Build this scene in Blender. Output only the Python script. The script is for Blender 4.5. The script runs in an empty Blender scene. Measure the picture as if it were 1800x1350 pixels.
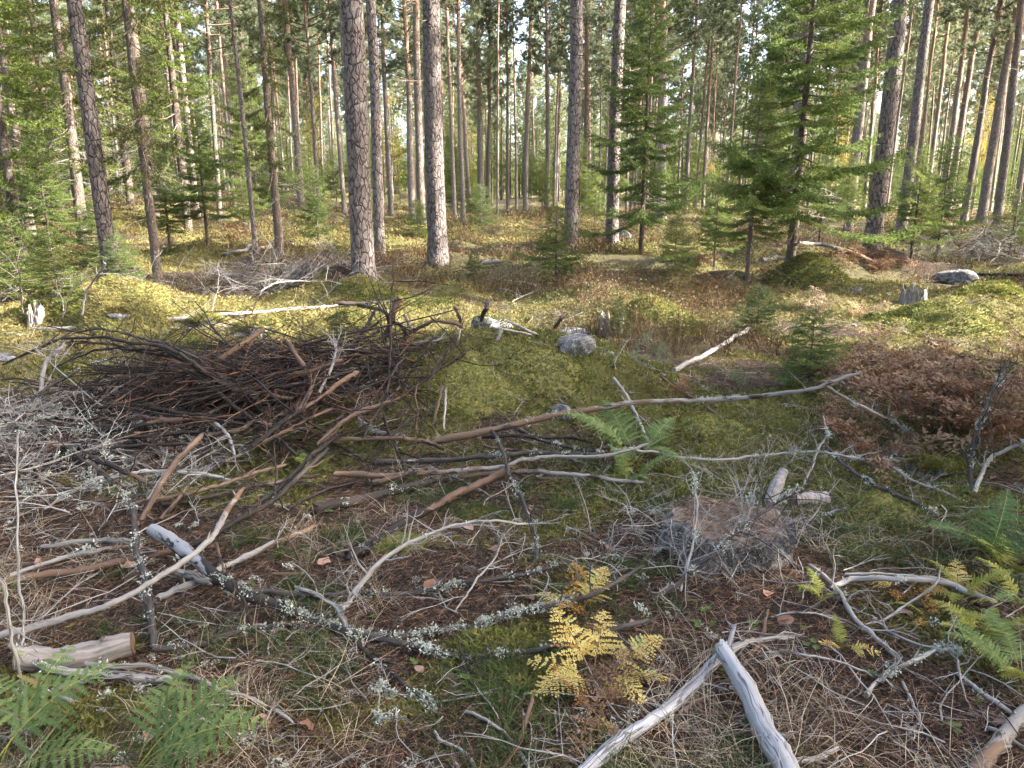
import bpy, math, random
import numpy as np
from mathutils import Vector, Matrix

random.seed(11)
rng = np.random.default_rng(11)
SC = bpy.context.scene
COL = SC.collection
R = math.radians

# ---------------------------------------------------------------- camera, sky, sun, exposure
PITCH = R(14.5)
FPX = 1335.0            # focal length in pixels of the 1800 px wide photograph
CAMZ = 1.62
cam_d = bpy.data.cameras.new('camera')
cam_d.sensor_width = 36.0
cam_d.lens = 36.0 * FPX / 1800.0
cam_d.clip_start = 0.05
cam_d.clip_end = 2000.0
cam = bpy.data.objects.new('camera', cam_d)
cam.location = (0, 0, CAMZ)
cam.rotation_euler = (math.pi / 2 - PITCH, 0, 0)
COL.objects.link(cam)
SC.camera = cam

SUN_AZ = R(96.0)        # clockwise from the view direction: from the right
SUN_EL = R(33.0)
SUNV = np.array([math.sin(SUN_AZ) * math.cos(SUN_EL), math.cos(SUN_AZ) * math.cos(SUN_EL), math.sin(SUN_EL)])
world = bpy.data.worlds.new('World')
SC.world = world
world.use_nodes = True
wn = world.node_tree
bg = wn.nodes['Background']
sky = wn.nodes.new('ShaderNodeTexSky')
sky.sky_type = 'NISHITA'
sky.sun_disc = False
sky.sun_elevation = SUN_EL
sky.sun_rotation = SUN_AZ
sky.air_density = 0.8
sky.dust_density = 5.5
sky.ozone_density = 0.3
wn.links.new(sky.outputs[0], bg.inputs[0])
bg.inputs[1].default_value = 0.15
sun_d = bpy.data.lights.new('sun', 'SUN')
sun_d.energy = 3.6
sun_d.angle = R(0.53)
sun_d.color = (1.0, 0.93, 0.82)
sun = bpy.data.objects.new('sun', sun_d)
sun.rotation_euler = Vector(SUNV).to_track_quat('Z', 'Y').to_euler()
sun.location = (30, -15, 30)
COL.objects.link(sun)

SC.view_settings.view_transform = 'Standard'
SC.view_settings.look = 'None'
SC.view_settings.gamma = 1.0
SC.view_settings.use_curve_mapping = False
SC.view_settings.exposure = 3.1
SC.render.engine = 'CYCLES'
SC.cycles.max_bounces = 4
SC.cycles.diffuse_bounces = 1
SC.cycles.glossy_bounces = 1
SC.cycles.transmission_bounces = 2
SC.cycles.volume_bounces = 0
SC.cycles.transparent_max_bounces = 4
SC.cycles.use_denoising = True
SC.cycles.denoiser = 'OPENIMAGEDENOISE'
SC.cycles.denoising_input_passes = 'RGB_ALBEDO_NORMAL'
SC.cycles.denoising_prefilter = 'ACCURATE'
SC.cycles.use_adaptive_sampling = True
SC.cycles.adaptive_threshold = 0.016
SC.cycles.adaptive_min_samples = 20
SC.cycles.caustics_reflective = False
SC.cycles.caustics_refractive = False

# ---------------------------------------------------------------- noise and terrain
def _hash(ix, iy, seed):
    h = (ix.astype(np.int64) * 374761393 + iy.astype(np.int64) * 668265263 + seed * 1442695041) & 0x7fffffff
    h = ((h ^ (h >> 13)) * 1274126177) & 0x7fffffff
    return ((h ^ (h >> 16)) & 0xffff) / 65535.0

def vn(x, y, seed=0):
    x = np.asarray(x, float); y = np.asarray(y, float)
    ix = np.floor(x); iy = np.floor(y)
    fx = x - ix; fy = y - iy
    fx = fx * fx * (3 - 2 * fx); fy = fy * fy * (3 - 2 * fy)
    a = _hash(ix, iy, seed); b = _hash(ix + 1, iy, seed)
    c = _hash(ix, iy + 1, seed); d = _hash(ix + 1, iy + 1, seed)
    return (a + (b - a) * fx) * (1 - fy) + (c + (d - c) * fx) * fy

def fbm(x, y, seed=0, o=3):
    s = 0; a = 0.5; n = 0
    for k in range(o):
        s = s + a * vn(x * 2 ** k + k * 17.3, y * 2 ** k - k * 9.1, seed + k); n += a; a *= 0.5
    return s / n

def sst(v, a, b):
    t = np.clip((v - a) / (b - a), 0, 1)
    return t * t * (3 - 2 * t)

def gau(x, y, cx, cy, sx, sy):
    return np.exp(-((x - cx) / sx) ** 2 - ((y - cy) / sy) ** 2)

def hgt(x, y):
    x = np.asarray(x, float); y = np.asarray(y, float)
    z = 0.16 * (fbm(x / 1.5, y / 1.5, 3) - 0.5) + 0.07 * (fbm(x / 0.45, y / 0.45, 9, 2) - 0.5)
    z = z * (0.55 + 0.45 * sst(y, 2.0, 6.0))
    z = z + 0.46 * gau(x, y, -0.1, 6.1, 1.25, 0.85) + 0.22 * gau(x, y, -1.7, 5.3, 1.2, 0.7)
    z = z + 0.22 * gau(x, y, 6.6, 15.5, 1.3, 1.2)
    z = z + 0.10 * gau(x, y, -4.6, 8.0, 2.0, 1.6)
    z = z + 0.24 * gau(x, y, 2.95, 4.75, 0.32, 0.3)
    z = z + 0.95 * np.maximum(fbm(x / 1.3, y / 1.3, 41, 2) - 0.48, 0) * sst(y, 6.6, 9.0) + 0.12 * np.maximum(fbm(x / .5, y / .5, 43, 2) - .45, 0) * sst(y, 5, 8)
    far = sst(y, 9, 30)
    z = z + far * 0.7 * (fbm(x / 9.0, y / 9.0, 21, 2) - 0.5)
    z = z + 0.9 * sst(-x, 6, 16) * sst(y, 14, 28)
    z = z + 1.2 * (fbm(x / 45.0, y / 45.0, 31, 2) - 0.45) * sst(np.hypot(x, y), 30, 80)
    return z

CP, SP = math.cos(PITCH), math.sin(PITCH)
def ray(px, py):
    a = (px - 900.0) / FPX; b = (675.0 - py) / FPX
    return np.array([a, CP + b * SP, -SP + b * CP])
_T = np.concatenate([np.linspace(0.8, 12, 700), np.linspace(12.02, 90, 900)])
def at(px, py, h=0.0):
    """point of the scene at height h above the ground, under a pixel of the photograph"""
    d = ray(px, py)
    P = d[None, :] * _T[:, None]
    g = CAMZ + P[:, 2] - hgt(P[:, 0], P[:, 1]) - h
    i = np.argmax(g < 0)
    if g[i] >= 0: i = len(_T) - 1
    if i == 0: t = _T[0]
    else:
        t = _T[i - 1] + (_T[i] - _T[i - 1]) * g[i - 1] / (g[i - 1] - g[i] + 1e-9)
    p = d * t
    return np.array([p[0], p[1], CAMZ + p[2]])
def at_d(px, py, d):
    r = ray(px, py)
    x = r[0] / r[1] * d
    return np.array([x, d, float(hgt(x, d))])

# ---------------------------------------------------------------- mesh helpers
def mk(name, V, tris=None, quads=None, mats=(), parent=None, attrs=None, smooth=False, fm=None, link=True, loc=None):
    me = mesh(name, V, tris, quads, mats, attrs, smooth, fm)
    return ob(name, me, parent, loc, link)

def mesh(name, V, tris=None, quads=None, mats=(), attrs=None, smooth=False, fm=None):
    V = np.asarray(V, np.float32)
    nt = 0 if tris is None else len(tris)
    nq = 0 if quads is None else len(quads)
    me = bpy.data.meshes.new(name)
    me.vertices.add(len(V))
    me.vertices.foreach_set('co', V.ravel())
    loops = []
    if nt: loops.append(np.asarray(tris, np.int32).ravel())
    if nq: loops.append(np.asarray(quads, np.int32).ravel())
    lp = np.concatenate(loops)
    me.loops.add(len(lp)); me.loops.foreach_set('vertex_index', lp)
    me.polygons.add(nt + nq)
    st = np.concatenate([np.arange(nt) * 3, nt * 3 + np.arange(nq) * 4]).astype(np.int32)
    me.polygons.foreach_set('loop_start', st)
    me.polygons.foreach_set('loop_total', np.concatenate([np.full(nt, 3), np.full(nq, 4)]).astype(np.int32))
    if fm is not None: me.polygons.foreach_set('material_index', np.asarray(fm, np.int32))
    if smooth: me.polygons.foreach_set('use_smooth', np.ones(nt + nq, bool))
    for k, a in (attrs or {}).items():
        a = np.asarray(a, np.float32)
        at_ = me.attributes.new(k, 'FLOAT' if a.ndim == 1 else 'FLOAT_VECTOR', 'POINT')
        at_.data.foreach_set('value' if a.ndim == 1 else 'vector', a.ravel())
    for m in mats: me.materials.append(m)
    me.update(calc_edges=True)
    return me

def ob(name, data, parent=None, loc=None, link=True):
    o = bpy.data.objects.new(name, data)
    if link: COL.objects.link(o)
    if parent is not None: o.parent = parent
    if loc is not None: o.location = loc
    return o

def tag(o, label=None, cat=None, group=None, kind=None):
    if label: o['label'] = label
    if cat: o['category'] = cat
    if group: o['group'] = group
    if kind: o['kind'] = kind
    return o

class G:
    """geometry collector: triangles + quads with attributes r (random) u (along) bk (bark space) and a material index"""
    def __init__(s):
        s.V = []; s.T = []; s.Q = []; s.r = []; s.u = []; s.bk = []; s.tm = []; s.qm = []; s.n = 0
    def add(s, V, T=None, Q=None, r=None, u=None, bk=None, m=0):
        V = np.asarray(V, float).reshape(-1, 3); n = len(V)
        s.V.append(V)
        if T is not None and len(T): s.T.append(np.asarray(T) + s.n); s.tm.append(np.full(len(T), m))
        if Q is not None and len(Q): s.Q.append(np.asarray(Q) + s.n); s.qm.append(np.full(len(Q), m))
        s.r.append(np.full(n, 0.5) if r is None else np.broadcast_to(np.asarray(r, float), (n,)))
        s.u.append(np.zeros(n) if u is None else np.broadcast_to(np.asarray(u, float), (n,)))
        s.bk.append(V if bk is None else bk)
        s.n += n
    def mesh(s, name, mats, smooth=False):
        T = np.concatenate(s.T) if s.T else None
        Q = np.concatenate(s.Q) if s.Q else None
        fm = np.concatenate((s.tm or [np.zeros(0)]) + (s.qm or [np.zeros(0)]))
        return mesh(name, np.concatenate(s.V), T, Q, mats,
                    dict(r=np.concatenate(s.r), u=np.concatenate(s.u), bk=np.concatenate(s.bk)), smooth, fm)
    def build(s, name, mats, parent=None, loc=None, smooth=False, origin=None):
        me = s.mesh(name, mats, smooth)
        if origin is not None:
            co = np.concatenate(s.V) - np.asarray(origin)
            me.vertices.foreach_set('co', co.astype(np.float32).ravel()); me.update(); loc = origin
        return ob(name, me, parent, loc)

def nrm(a):
    return a / (np.linalg.norm(a, axis=-1, keepdims=True) + 1e-9)

def catmull(P, n):
    P = np.asarray(P, float)
    if len(P) == 2: return P[0] + (P[1] - P[0]) * np.linspace(0, 1, n)[:, None]
    Q = np.vstack([2 * P[0] - P[1], P, 2 * P[-1] - P[-2]])
    t = np.linspace(0, len(P) - 1, n); i = np.minimum(t.astype(int), len(P) - 2); f = (t - i)[:, None]
    a, b, c, d = Q[i], Q[i + 1], Q[i + 2], Q[i + 3]
    return 0.5 * (2 * b + (c - a) * f + (2 * a - 5 * b + 4 * c - d) * f ** 2 + (3 * b - a - 3 * c + d) * f ** 3)

def tube(g, P, Rad, ns=8, m=0, cap=True, jit=0.0, r=0.5, capm=None, rg=rng, ragged=0.0):
    """tapering tube through points P"""
    P = np.asarray(P, float); n = len(P)
    Rad = np.broadcast_to(np.asarray(Rad, float), (n,)).copy()
    T = nrm(np.gradient(P, axis=0))
    a = np.array([0, 0, 1.0]) if abs(T[0, 2]) < 0.8 else np.array([1.0, 0, 0])
    A = np.zeros((n, 3)); 
    v = a
    for i in range(n):
        v = v - T[i] * np.dot(v, T[i]); v = v / (np.linalg.norm(v) + 1e-9); A[i] = v
    B = np.cross(T, A)
    th = np.arange(ns) * 2 * np.pi / ns
    rr = Rad[:, None] * (1 + (rg.normal(0, jit, (n, ns)) if jit else 0))
    V = P[:, None, :] + rr[..., None] * (np.cos(th)[None, :, None] * A[:, None] + np.sin(th)[None, :, None] * B[:, None])
    if ragged:
        V[0] -= T[0] * (np.abs(rg.normal(0, ragged, ns)) * Rad[0])[:, None]; V[-1] += T[-1] * (np.abs(rg.normal(0, ragged, ns)) * Rad[-1])[:, None]
    s = np.concatenate([[0], np.cumsum(np.linalg.norm(np.diff(P, axis=0), axis=1))])
    off = rg.uniform(0, 50)
    bk = np.stack([np.broadcast_to(np.cos(th)[None] * Rad[:, None], (n, ns)) + off,
                   np.broadcast_to(np.sin(th)[None] * Rad[:, None], (n, ns)),
                   np.broadcast_to(s[:, None], (n, ns)) + off], -1).reshape(-1, 3)
    u = np.broadcast_to((s / (s[-1] + 1e-9))[:, None], (n, ns)).ravel()
    i = np.arange(n - 1)[:, None] * ns; j = np.arange(ns)[None]; j2 = (j + 1) % ns
    Q = np.stack([i + j, i + j2, i + ns + j2, i + ns + j], -1).reshape(-1, 4)
    g.add(V.reshape(-1, 3), None, Q, r, u, bk, m)
    if cap:
        for e, (ring, cen, fl) in enumerate(((V[0], P[0], True), (V[-1], P[-1], False))):
            VV = np.vstack([ring, cen[None]])
            k = np.arange(ns); TT = np.stack([k, (k + 1) % ns, np.full(ns, ns)], -1)
            if fl: TT = TT[:, ::-1]
            g.add(VV, TT, None, r, float(e), np.vstack([bk[:ns] if e == 0 else bk[-ns:], bk[:1]]), m if capm is None else capm)
    return V

def blades(g, base, d, L, W, bend=None, seg=1, r=None, m=0, rg=rng):
    """thin blades: seg=1 one triangle, seg=2 a bent strip"""
    base = np.asarray(base, float); n = len(base); d = nrm(np.asarray(d, float))
    L = np.broadcast_to(L, (n,)); W = np.broadcast_to(W, (n,))
    side = nrm(np.cross(d, nrm(rg.normal(size=(n, 3))))) * (W / 2)[:, None]
    r = rg.random(n) if r is None else np.broadcast_to(np.asarray(r, float), (n,))
    if bend is None: bend = np.zeros((n, 3))
    if seg == 1:
        V = np.stack([base - side, base + side, base + d * L[:, None] + bend], 1).reshape(-1, 3)
        g.add(V, np.arange(n * 3).reshape(-1, 3), None, np.repeat(r, 3), np.tile([0, 0, 1.0], n), m=m)
    else:
        mid = base + d * (L * 0.5)[:, None] + bend * 0.25
        tip = base + d * L[:, None] + bend
        V = np.stack([base - side, base + side, mid + side * 0.8, mid - side * 0.8, tip], 1).reshape(-1, 3)
        o = np.arange(n)[:, None] * 5
        g.add(V, (o + np.array([[3, 2, 4]])), (o + np.array([[0, 1, 2, 3]])), np.repeat(r, 5), np.tile([0, 0, .5, .5, 1.0], n), m=m)

# ---------------------------------------------------------------- materials
class NT:
    def __init__(s, name):
        s.m = bpy.data.materials.new(name); s.m.use_nodes = True
        s.t = s.m.node_tree; s.b = s.t.nodes['Principled BSDF']; s.o = s.t.nodes['Material Output']
        s.b.inputs['Specular IOR Level'].default_value = 0.25
    def n(s, typ, **kw):
        nd = s.t.nodes.new('ShaderNode' + typ)
        for k, v in kw.items(): setattr(nd, k, v)
        return nd
    def lk(s, a, b): s.t.links.new(a, b)
    def attr(s, name, vec=False):
        a = s.n('Attribute'); a.attribute_name = name
        return a.outputs['Vector' if vec else 'Fac']
    def obj(s): return s.n('TexCoord').outputs['Object']
    def pos(s): return s.n('NewGeometry').outputs['Position']
    def rnd(s): return s.n('ObjectInfo').outputs['Random']
    def noise(s, vec, scale, detail=4, rough=0.6, sc=None):
        if sc:
            mp = s.n('Mapping'); mp.inputs['Scale'].default_value = sc; s.lk(vec, mp.inputs['Vector']); vec = mp.outputs[0]
        t = s.n('TexNoise'); t.inputs['Scale'].default_value = scale; t.inputs['Detail'].default_value = detail
        t.inputs['Roughness'].default_value = rough; s.lk(vec, t.inputs['Vector']); return t.outputs['Fac']
    def voro(s, vec, scale, sc=None, feature='F1', out='Distance'):
        if sc:
            mp = s.n('Mapping'); mp.inputs['Scale'].default_value = sc; s.lk(vec, mp.inputs['Vector']); vec = mp.outputs[0]
        t = s.n('TexVoronoi', feature=feature); t.inputs['Scale'].default_value = scale
        s.lk(vec, t.inputs['Vector']); return t.outputs[out]
    def ramp(s, fac, stops):
        r = s.n('ValToRGB'); e = r.color_ramp.elements
        while len(e) < len(stops): e.new(0.5)
        for el, (p, c) in zip(e, stops):
            el.position = p; el.color = (c[0], c[1], c[2], 1) if not np.isscalar(c) else (c, c, c, 1)
        s.lk(fac, r.inputs[0]); return r.outputs[0]
    def math(s, op, a, b=None, c=None, clamp=False):
        n = s.n('Math', operation=op); n.use_clamp = clamp
        for i, v in enumerate((a, b, c)):
            if v is None: continue
            if np.isscalar(v): n.inputs[i].default_value = v
            else: s.lk(v, n.inputs[i])
        return n.outputs[0]
    def mix(s, fac, a, b, mode='MIX'):
        n = s.n('Mix', data_type='RGBA', blend_type=mode)
        for v, k in ((fac, 0), (a, 6), (b, 7)):
            if np.isscalar(v): n.inputs[k].default_value = v
            elif isinstance(v, tuple): n.inputs[k].default_value = (v[0], v[1], v[2], 1)
            else: s.lk(v, n.inputs[k])
        return n.outputs[2]
    def bump(s, h, strength=0.5, dist=0.01):
        b = s.n('Bump'); b.inputs['Strength'].default_value = strength; b.inputs['Distance'].default_value = dist
        s.lk(h, b.inputs['Height']); s.lk(b.outputs[0], s.b.inputs['Normal'])
    def col(s, c): s.lk(c, s.b.inputs['Base Color'])
    def rough(s, v): s.b.inputs['Roughness'].default_value = v

def leaf_mat(name, stops, trans=0.3, rough=0.65, wobj=0.35):
    t = NT(name); t.rough(rough)
    f = t.math('MULTIPLY_ADD', t.attr('r'), 1 - wobj, t.math('MULTIPLY', t.rnd(), wobj))
    c = t.ramp(f, stops); t.col(c)
    tr = t.n('BsdfTranslucent'); t.lk(c, tr.inputs[0])
    mx = t.n('MixShader'); mx.inputs[0].default_value = trans
    t.lk(t.b.outputs[0], mx.inputs[1]); t.lk(tr.outputs[0], mx.inputs[2]); t.lk(mx.outputs[0], t.o.inputs[0])
    return t.m

def wood_mat(name, a, b, spot=None, ustop=None, bumpd=0.004, streak=(60, 60, 5), rough=0.75, spotcut=0.62, cracks=False):
    """stick: colour a to b in lengthwise streaks, or a changing to b along the length at ustop with ragged border; spots of a third colour"""
    t = NT(name); t.rough(rough)
    bk = t.attr('bk', True)
    st = t.noise(bk, 1.0, 5, 0.65, streak)
    bl = t.noise(bk, 1.0, 4, 0.6, (22, 22, 7))
    if ustop is None:
        c = t.ramp(st, [(0.3, a), (0.62, b)])
    else:
        f = t.math('ADD', t.attr('u'), t.math('MULTIPLY', t.math('SUBTRACT', bl, 0.5), 1.5))
        k = t.ramp(f, [(max(ustop - 0.04, 0), 0.0), (min(ustop + 0.04, 1), 1.0)])
        c = t.mix(k, t.mix(st, a, tuple(x * 0.55 for x in a)), t.mix(st, b, tuple(x * 0.55 for x in b)))
    if spot:
        k = t.ramp(bl, [(spotcut, 0.0), (spotcut + 0.04, 1.0)])
        c = t.mix(k, c, spot)
    h = t.math('ADD', st, t.math('MULTIPLY', bl, 0.7))
    if cracks:
        cn = t.math('ABSOLUTE', t.math('SUBTRACT', t.noise(bk, 1.0, 2, 0.5, (38, 38, 2.2)), 0.5))
        ck = t.ramp(cn, [(0.008, 1.0), (0.022, 0.0)])
        c = t.mix(t.math('MULTIPLY', ck, 0.8), c, (0.05, 0.045, 0.04)); h = t.math('SUBTRACT', h, t.math('MULTIPLY', ck, 0.9))
    t.col(c)
    t.bump(h, 0.5, bumpd)
    return t.m

def bark_mat(name, low, high, hz, crack, sc=(9, 9, 3.2), lich=None, bumpd=0.03, base_scale=1.0, plates=False):
    """standing trunk: cracked plates; colour changes from low to high around height hz (z of the trunk)"""
    t = NT(name); t.rough(0.85)
    o = t.obj()
    nz = t.noise(o, 2.2 * base_scale, 4)
    warp = t.n('VectorMath', operation='ADD')
    cn = t.n('TexNoise'); cn.inputs['Scale'].default_value = 5.0; t.lk(o, cn.inputs['Vector'])
    sv = t.n('VectorMath', operation='SCALE'); sv.inputs['Scale'].default_value = 0.12
    t.lk(cn.outputs['Color'], sv.inputs[0]); t.lk(o, warp.inputs[0]); t.lk(sv.outputs[0], warp.inputs[1])
    ed = t.voro(warp.outputs[0], 1.6 * base_scale, sc, 'DISTANCE_TO_EDGE')
    ck = t.ramp(ed, [(0.01, 0.0), (0.11, 1.0)])
    if plates: ck = t.ramp(t.math('ADD', t.attr('plate'), t.math('MULTIPLY', t.math('SUBTRACT', t.noise(o, 45.0, 3), 0.5), 0.5)), [(0.12, 0.0), (0.5, 1.0)])
    fine = t.noise(o, 1.0, 5, 0.7, (40, 40, 14))
    sep = t.n('SeparateXYZ'); t.lk(o, sep.inputs[0])
    zz = t.math('ADD', sep.outputs[2], t.math('MULTIPLY', t.math('SUBTRACT', nz, 0.5), 5.0))
    k = t.n('MapRange'); k.inputs[1].default_value = hz - 1.6; k.inputs[2].default_value = hz + 2.2
    t.lk(zz, k.inputs[0])
    lo = t.mix(fine, low, tuple(x * 0.5 for x in low)); hi = t.mix(fine, high, tuple(x * 0.6 for x in high))
    c = t.mix(k.outputs[0], lo, hi)
    if lich:
        lf = t.ramp(t.noise(o, 7.0, 5, 0.7), [(0.55, 0.0), (0.66, 0.8)])
        c = t.mix(lf, c, lich)
    kk = t.math('MAXIMUM', ck, t.math('MULTIPLY', k.outputs[0], 0.55))
    c = t.mix(kk, crack, c)
    hs = t.n('HueSaturation'); t.lk(c, hs.inputs['Color'])
    t.lk(t.math('MULTIPLY_ADD', t.rnd(), 0.5, 0.75), hs.inputs['Value'])
    t.col(hs.outputs[0])
    t.bump(t.math('ADD', t.math('MULTIPLY', ck, 0.8), t.math('MULTIPLY', fine, 0.5)), 0.8, bumpd)
    return t.m

MT = {}
MT['pine_near'] = bark_mat('pine_bark_near', (0.25, 0.21, 0.195), (0.33, 0.21, 0.15), 9.0, (0.055, 0.045, 0.040), sc=(10, 10, 3.6), lich=(0.29, 0.275, 0.26))
MT['pine'] = bark_mat('pine_bark', (0.29, 0.25, 0.225), (0.40, 0.255, 0.18), 6.5, (0.10, 0.08, 0.07), sc=(10, 10, 3.0), lich=(0.30, 0.30, 0.27))
MT['spruce_bark'] = bark_mat('spruce_bark', (0.21, 0.165, 0.135), (0.19, 0.15, 0.12), 8.0, (0.06, 0.045, 0.04), sc=(18, 18, 10), lich=(0.38, 0.39, 0.34), bumpd=0.012)
MT['grey'] = wood_mat('weathered_grey_wood', (0.16, 0.16, 0.165), (0.36, 0.365, 0.38), (0.10, 0.095, 0.09), None, 0.002, (45, 45, 2.0), spotcut=0.64, cracks=True)
MT['greyspot'] = wood_mat('grey_bark_with_spots', (0.17, 0.155, 0.14), (0.32, 0.30, 0.28), (0.05, 0.042, 0.036), None, 0.003, (80, 80, 10), spotcut=0.66)
MT['pale'] = wood_mat('bleached_wood', (0.12, 0.108, 0.096), (0.35, 0.33, 0.30), (0.08, 0.068, 0.06), None, 0.003, (60, 60, 3), spotcut=0.60, cracks=True)
MT['tan'] = wood_mat('peeled_orange_wood', (0.05, 0.034, 0.025), (0.185, 0.118, 0.08), (0.03, 0.024, 0.02), None, 0.003, (45, 45, 5), spotcut=0.53)
MT['tangrey'] = wood_mat('grey_wood_turning_tan', (0.32, 0.30, 0.275), (0.20, 0.125, 0.08), (0.10, 0.075, 0.06), 0.78, 0.003, (90, 90, 6), spotcut=0.67)
MT['tandark'] = wood_mat('orange_wood_turning_black', (0.17, 0.108, 0.07), (0.030, 0.024, 0.02), (0.045, 0.032, 0.025), 0.45, 0.004, spotcut=0.66)
MT['darktan'] = wood_mat('black_bark_turning_orange', (0.032, 0.026, 0.022), (0.16, 0.10, 0.065), (0.14, 0.13, 0.115), 0.66, 0.004, spotcut=0.67)
MT['tanpale'] = wood_mat('orange_wood_turning_pale', (0.18, 0.118, 0.08), (0.28, 0.26, 0.235), (0.045, 0.034, 0.028), 0.45, 0.003, spotcut=0.58)
MT['paledark'] = wood_mat('bare_grey_wood_turning_black_bark', (0.34, 0.34, 0.345), (0.035, 0.03, 0.027), (0.25, 0.25, 0.22), 0.30, 0.004, spotcut=0.66)
MT['dark'] = wood_mat('dark_wet_bark', (0.012, 0.010, 0.009), (0.05, 0.038, 0.031), (0.13, 0.06, 0.033), None, 0.004, (50, 50, 9), spotcut=0.68)
MT['darklich'] = wood_mat('dark_bark_with_pale_crust', (0.022, 0.019, 0.017), (0.075, 0.064, 0.056), (0.36, 0.38, 0.33), None, 0.004, (50, 50, 9), spotcut=0.66)
MT['brown'] = wood_mat('brown_bark', (0.05, 0.034, 0.025), (0.15, 0.10, 0.07), (0.20, 0.19, 0.17), None, 0.003)
MT['birch'] = wood_mat('silvery_birch_bark', (0.13, 0.12, 0.11), (0.27, 0.25, 0.235), (0.04, 0.034, 0.03), None, 0.002, (20, 20, 30), spotcut=0.57)
MT['birchlog'] = wood_mat('striped_birch_bark', (0.06, 0.05, 0.045), (0.40, 0.36, 0.33), None, None, 0.004, (6, 6, 60))
MT['cut'] = wood_mat('sawn_wood_face', (0.10, 0.05, 0.03), (0.22, 0.13, 0.085), None, None, 0.003)
MT['cutpale'] = wood_mat('sawn_pale_wood_face', (0.30, 0.22, 0.16), (0.45, 0.36, 0.28), None, None, 0.003)
MT['rotten'] = wood_mat('rotten_stump_wood', (0.06, 0.05, 0.045), (0.30, 0.27, 0.24), (0.13, 0.15, 0.04), None, 0.01, (40, 40, 3), spotcut=0.64)

MT['spruce_needle'] = leaf_mat('spruce_needles', [(0.0, (0.05, 0.08, 0.028)), (0.5, (0.115, 0.165, 0.048)), (1.0, (0.25, 0.29, 0.08))], 0.45)
MT['spruce_mid'] = leaf_mat('fresh_spruce_needles', [(0.0, (0.05, 0.085, 0.025)), (0.5, (0.13, 0.185, 0.05)), (1.0, (0.28, 0.32, 0.085))], 0.45)
MT['spruce_light'] = leaf_mat('light_spruce_needles', [(0.0, (0.06, 0.09, 0.02)), (0.5, (0.125, 0.165, 0.035)), (1.0, (0.24, 0.27, 0.05))], 0.35)
MT['spruce_dry'] = leaf_mat('thin_dry_spruce_needles', [(0.0, (0.05, 0.06, 0.02)), (0.5, (0.10, 0.115, 0.035)), (1.0, (0.21, 0.21, 0.08))], 0.3)
MT['pine_needle'] = leaf_mat('pine_needles', [(0.0, (0.09, 0.115, 0.065)), (0.5, (0.175, 0.21, 0.12)), (1.0, (0.30, 0.335, 0.20))], 0.5)  # grey-green needles, lightened further to suggest haze over the far crowns
MT['birch_leaf'] = leaf_mat('yellow_autumn_leaves', [(0.0, (0.22, 0.16, 0.02)), (0.5, (0.42, 0.30, 0.03)), (1.0, (0.30, 0.32, 0.05))], 0.45)
MT['limb'] = wood_mat('tree_limbs', (0.10, 0.075, 0.06), (0.20, 0.16, 0.13), None, None, 0.004)
MT['limb_pine'] = wood_mat('pine_limbs', (0.10, 0.07, 0.052), (0.19, 0.125, 0.085), None, None, 0.004)
MT['limb_grey'] = wood_mat('dry_grey_limbs', (0.20, 0.185, 0.165), (0.36, 0.35, 0.31), None, None, 0.004)

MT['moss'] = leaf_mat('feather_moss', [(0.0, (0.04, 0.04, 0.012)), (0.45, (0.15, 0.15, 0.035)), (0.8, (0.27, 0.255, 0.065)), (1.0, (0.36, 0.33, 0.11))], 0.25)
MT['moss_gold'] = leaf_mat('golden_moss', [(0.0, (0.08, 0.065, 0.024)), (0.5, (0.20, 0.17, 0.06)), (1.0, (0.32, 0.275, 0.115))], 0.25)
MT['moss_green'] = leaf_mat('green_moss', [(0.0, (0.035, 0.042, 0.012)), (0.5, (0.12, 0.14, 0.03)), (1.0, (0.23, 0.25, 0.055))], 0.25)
MT['needle_litter'] = leaf_mat('fallen_pine_needles', [(0.0, (0.035, 0.020, 0.013)), (0.35, (0.14, 0.082, 0.05)), (0.7, (0.29, 0.185, 0.115)), (1.0, (0.48, 0.39, 0.28))], 0.12)
MT['grass'] = leaf_mat('forest_grass', [(0.0, (0.03, 0.05, 0.015)), (0.55, (0.065, 0.10, 0.028)), (0.85, (0.13, 0.155, 0.05)), (1.0, (0.30, 0.25, 0.14))], 0.3)
MT['straw'] = leaf_mat('dead_straw', [(0.0, (0.17, 0.13, 0.085)), (0.5, (0.38, 0.31, 0.22)), (1.0, (0.54, 0.47, 0.36))], 0.25)
MT['heath'] = leaf_mat('bilberry_leaves', [(0.0, (0.085, 0.043, 0.028)), (0.22, (0.14, 0.083, 0.042)), (0.42, (0.14, 0.12, 0.048)), (0.62, (0.085, 0.105, 0.036)), (1.0, (0.155, 0.17, 0.06))], 0.3)
MT['twig_grey'] = wood_mat('thin_grey_twigs', (0.15, 0.14, 0.125), (0.38, 0.36, 0.33), None, None, 0.001)
MT['twig_dark'] = wood_mat('thin_dark_twigs', (0.010, 0.008, 0.007), (0.042, 0.030, 0.024), None, None, 0.001)
MT['twig_brown'] = wood_mat('thin_brown_twigs', (0.06, 0.03, 0.02), (0.16, 0.085, 0.052), None, None, 0.001)
MT['lichen'] = leaf_mat('pale_lichen', [(0.0, (0.25, 0.27, 0.22)), (0.5, (0.42, 0.46, 0.39)), (1.0, (0.60, 0.63, 0.56))], 0.15, 0.8)
MT['fern_green'] = leaf_mat('green_fern', [(0.0, (0.07, 0.115, 0.035)), (0.5, (0.115, 0.18, 0.055)), (0.88, (0.20, 0.26, 0.085)), (1.0, (0.30, 0.23, 0.08))], 0.35)
MT['fern_dark'] = leaf_mat('dark_green_fern', [(0.0, (0.035, 0.075, 0.025)), (0.5, (0.065, 0.125, 0.04)), (1.0, (0.10, 0.17, 0.05))], 0.35)
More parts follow.
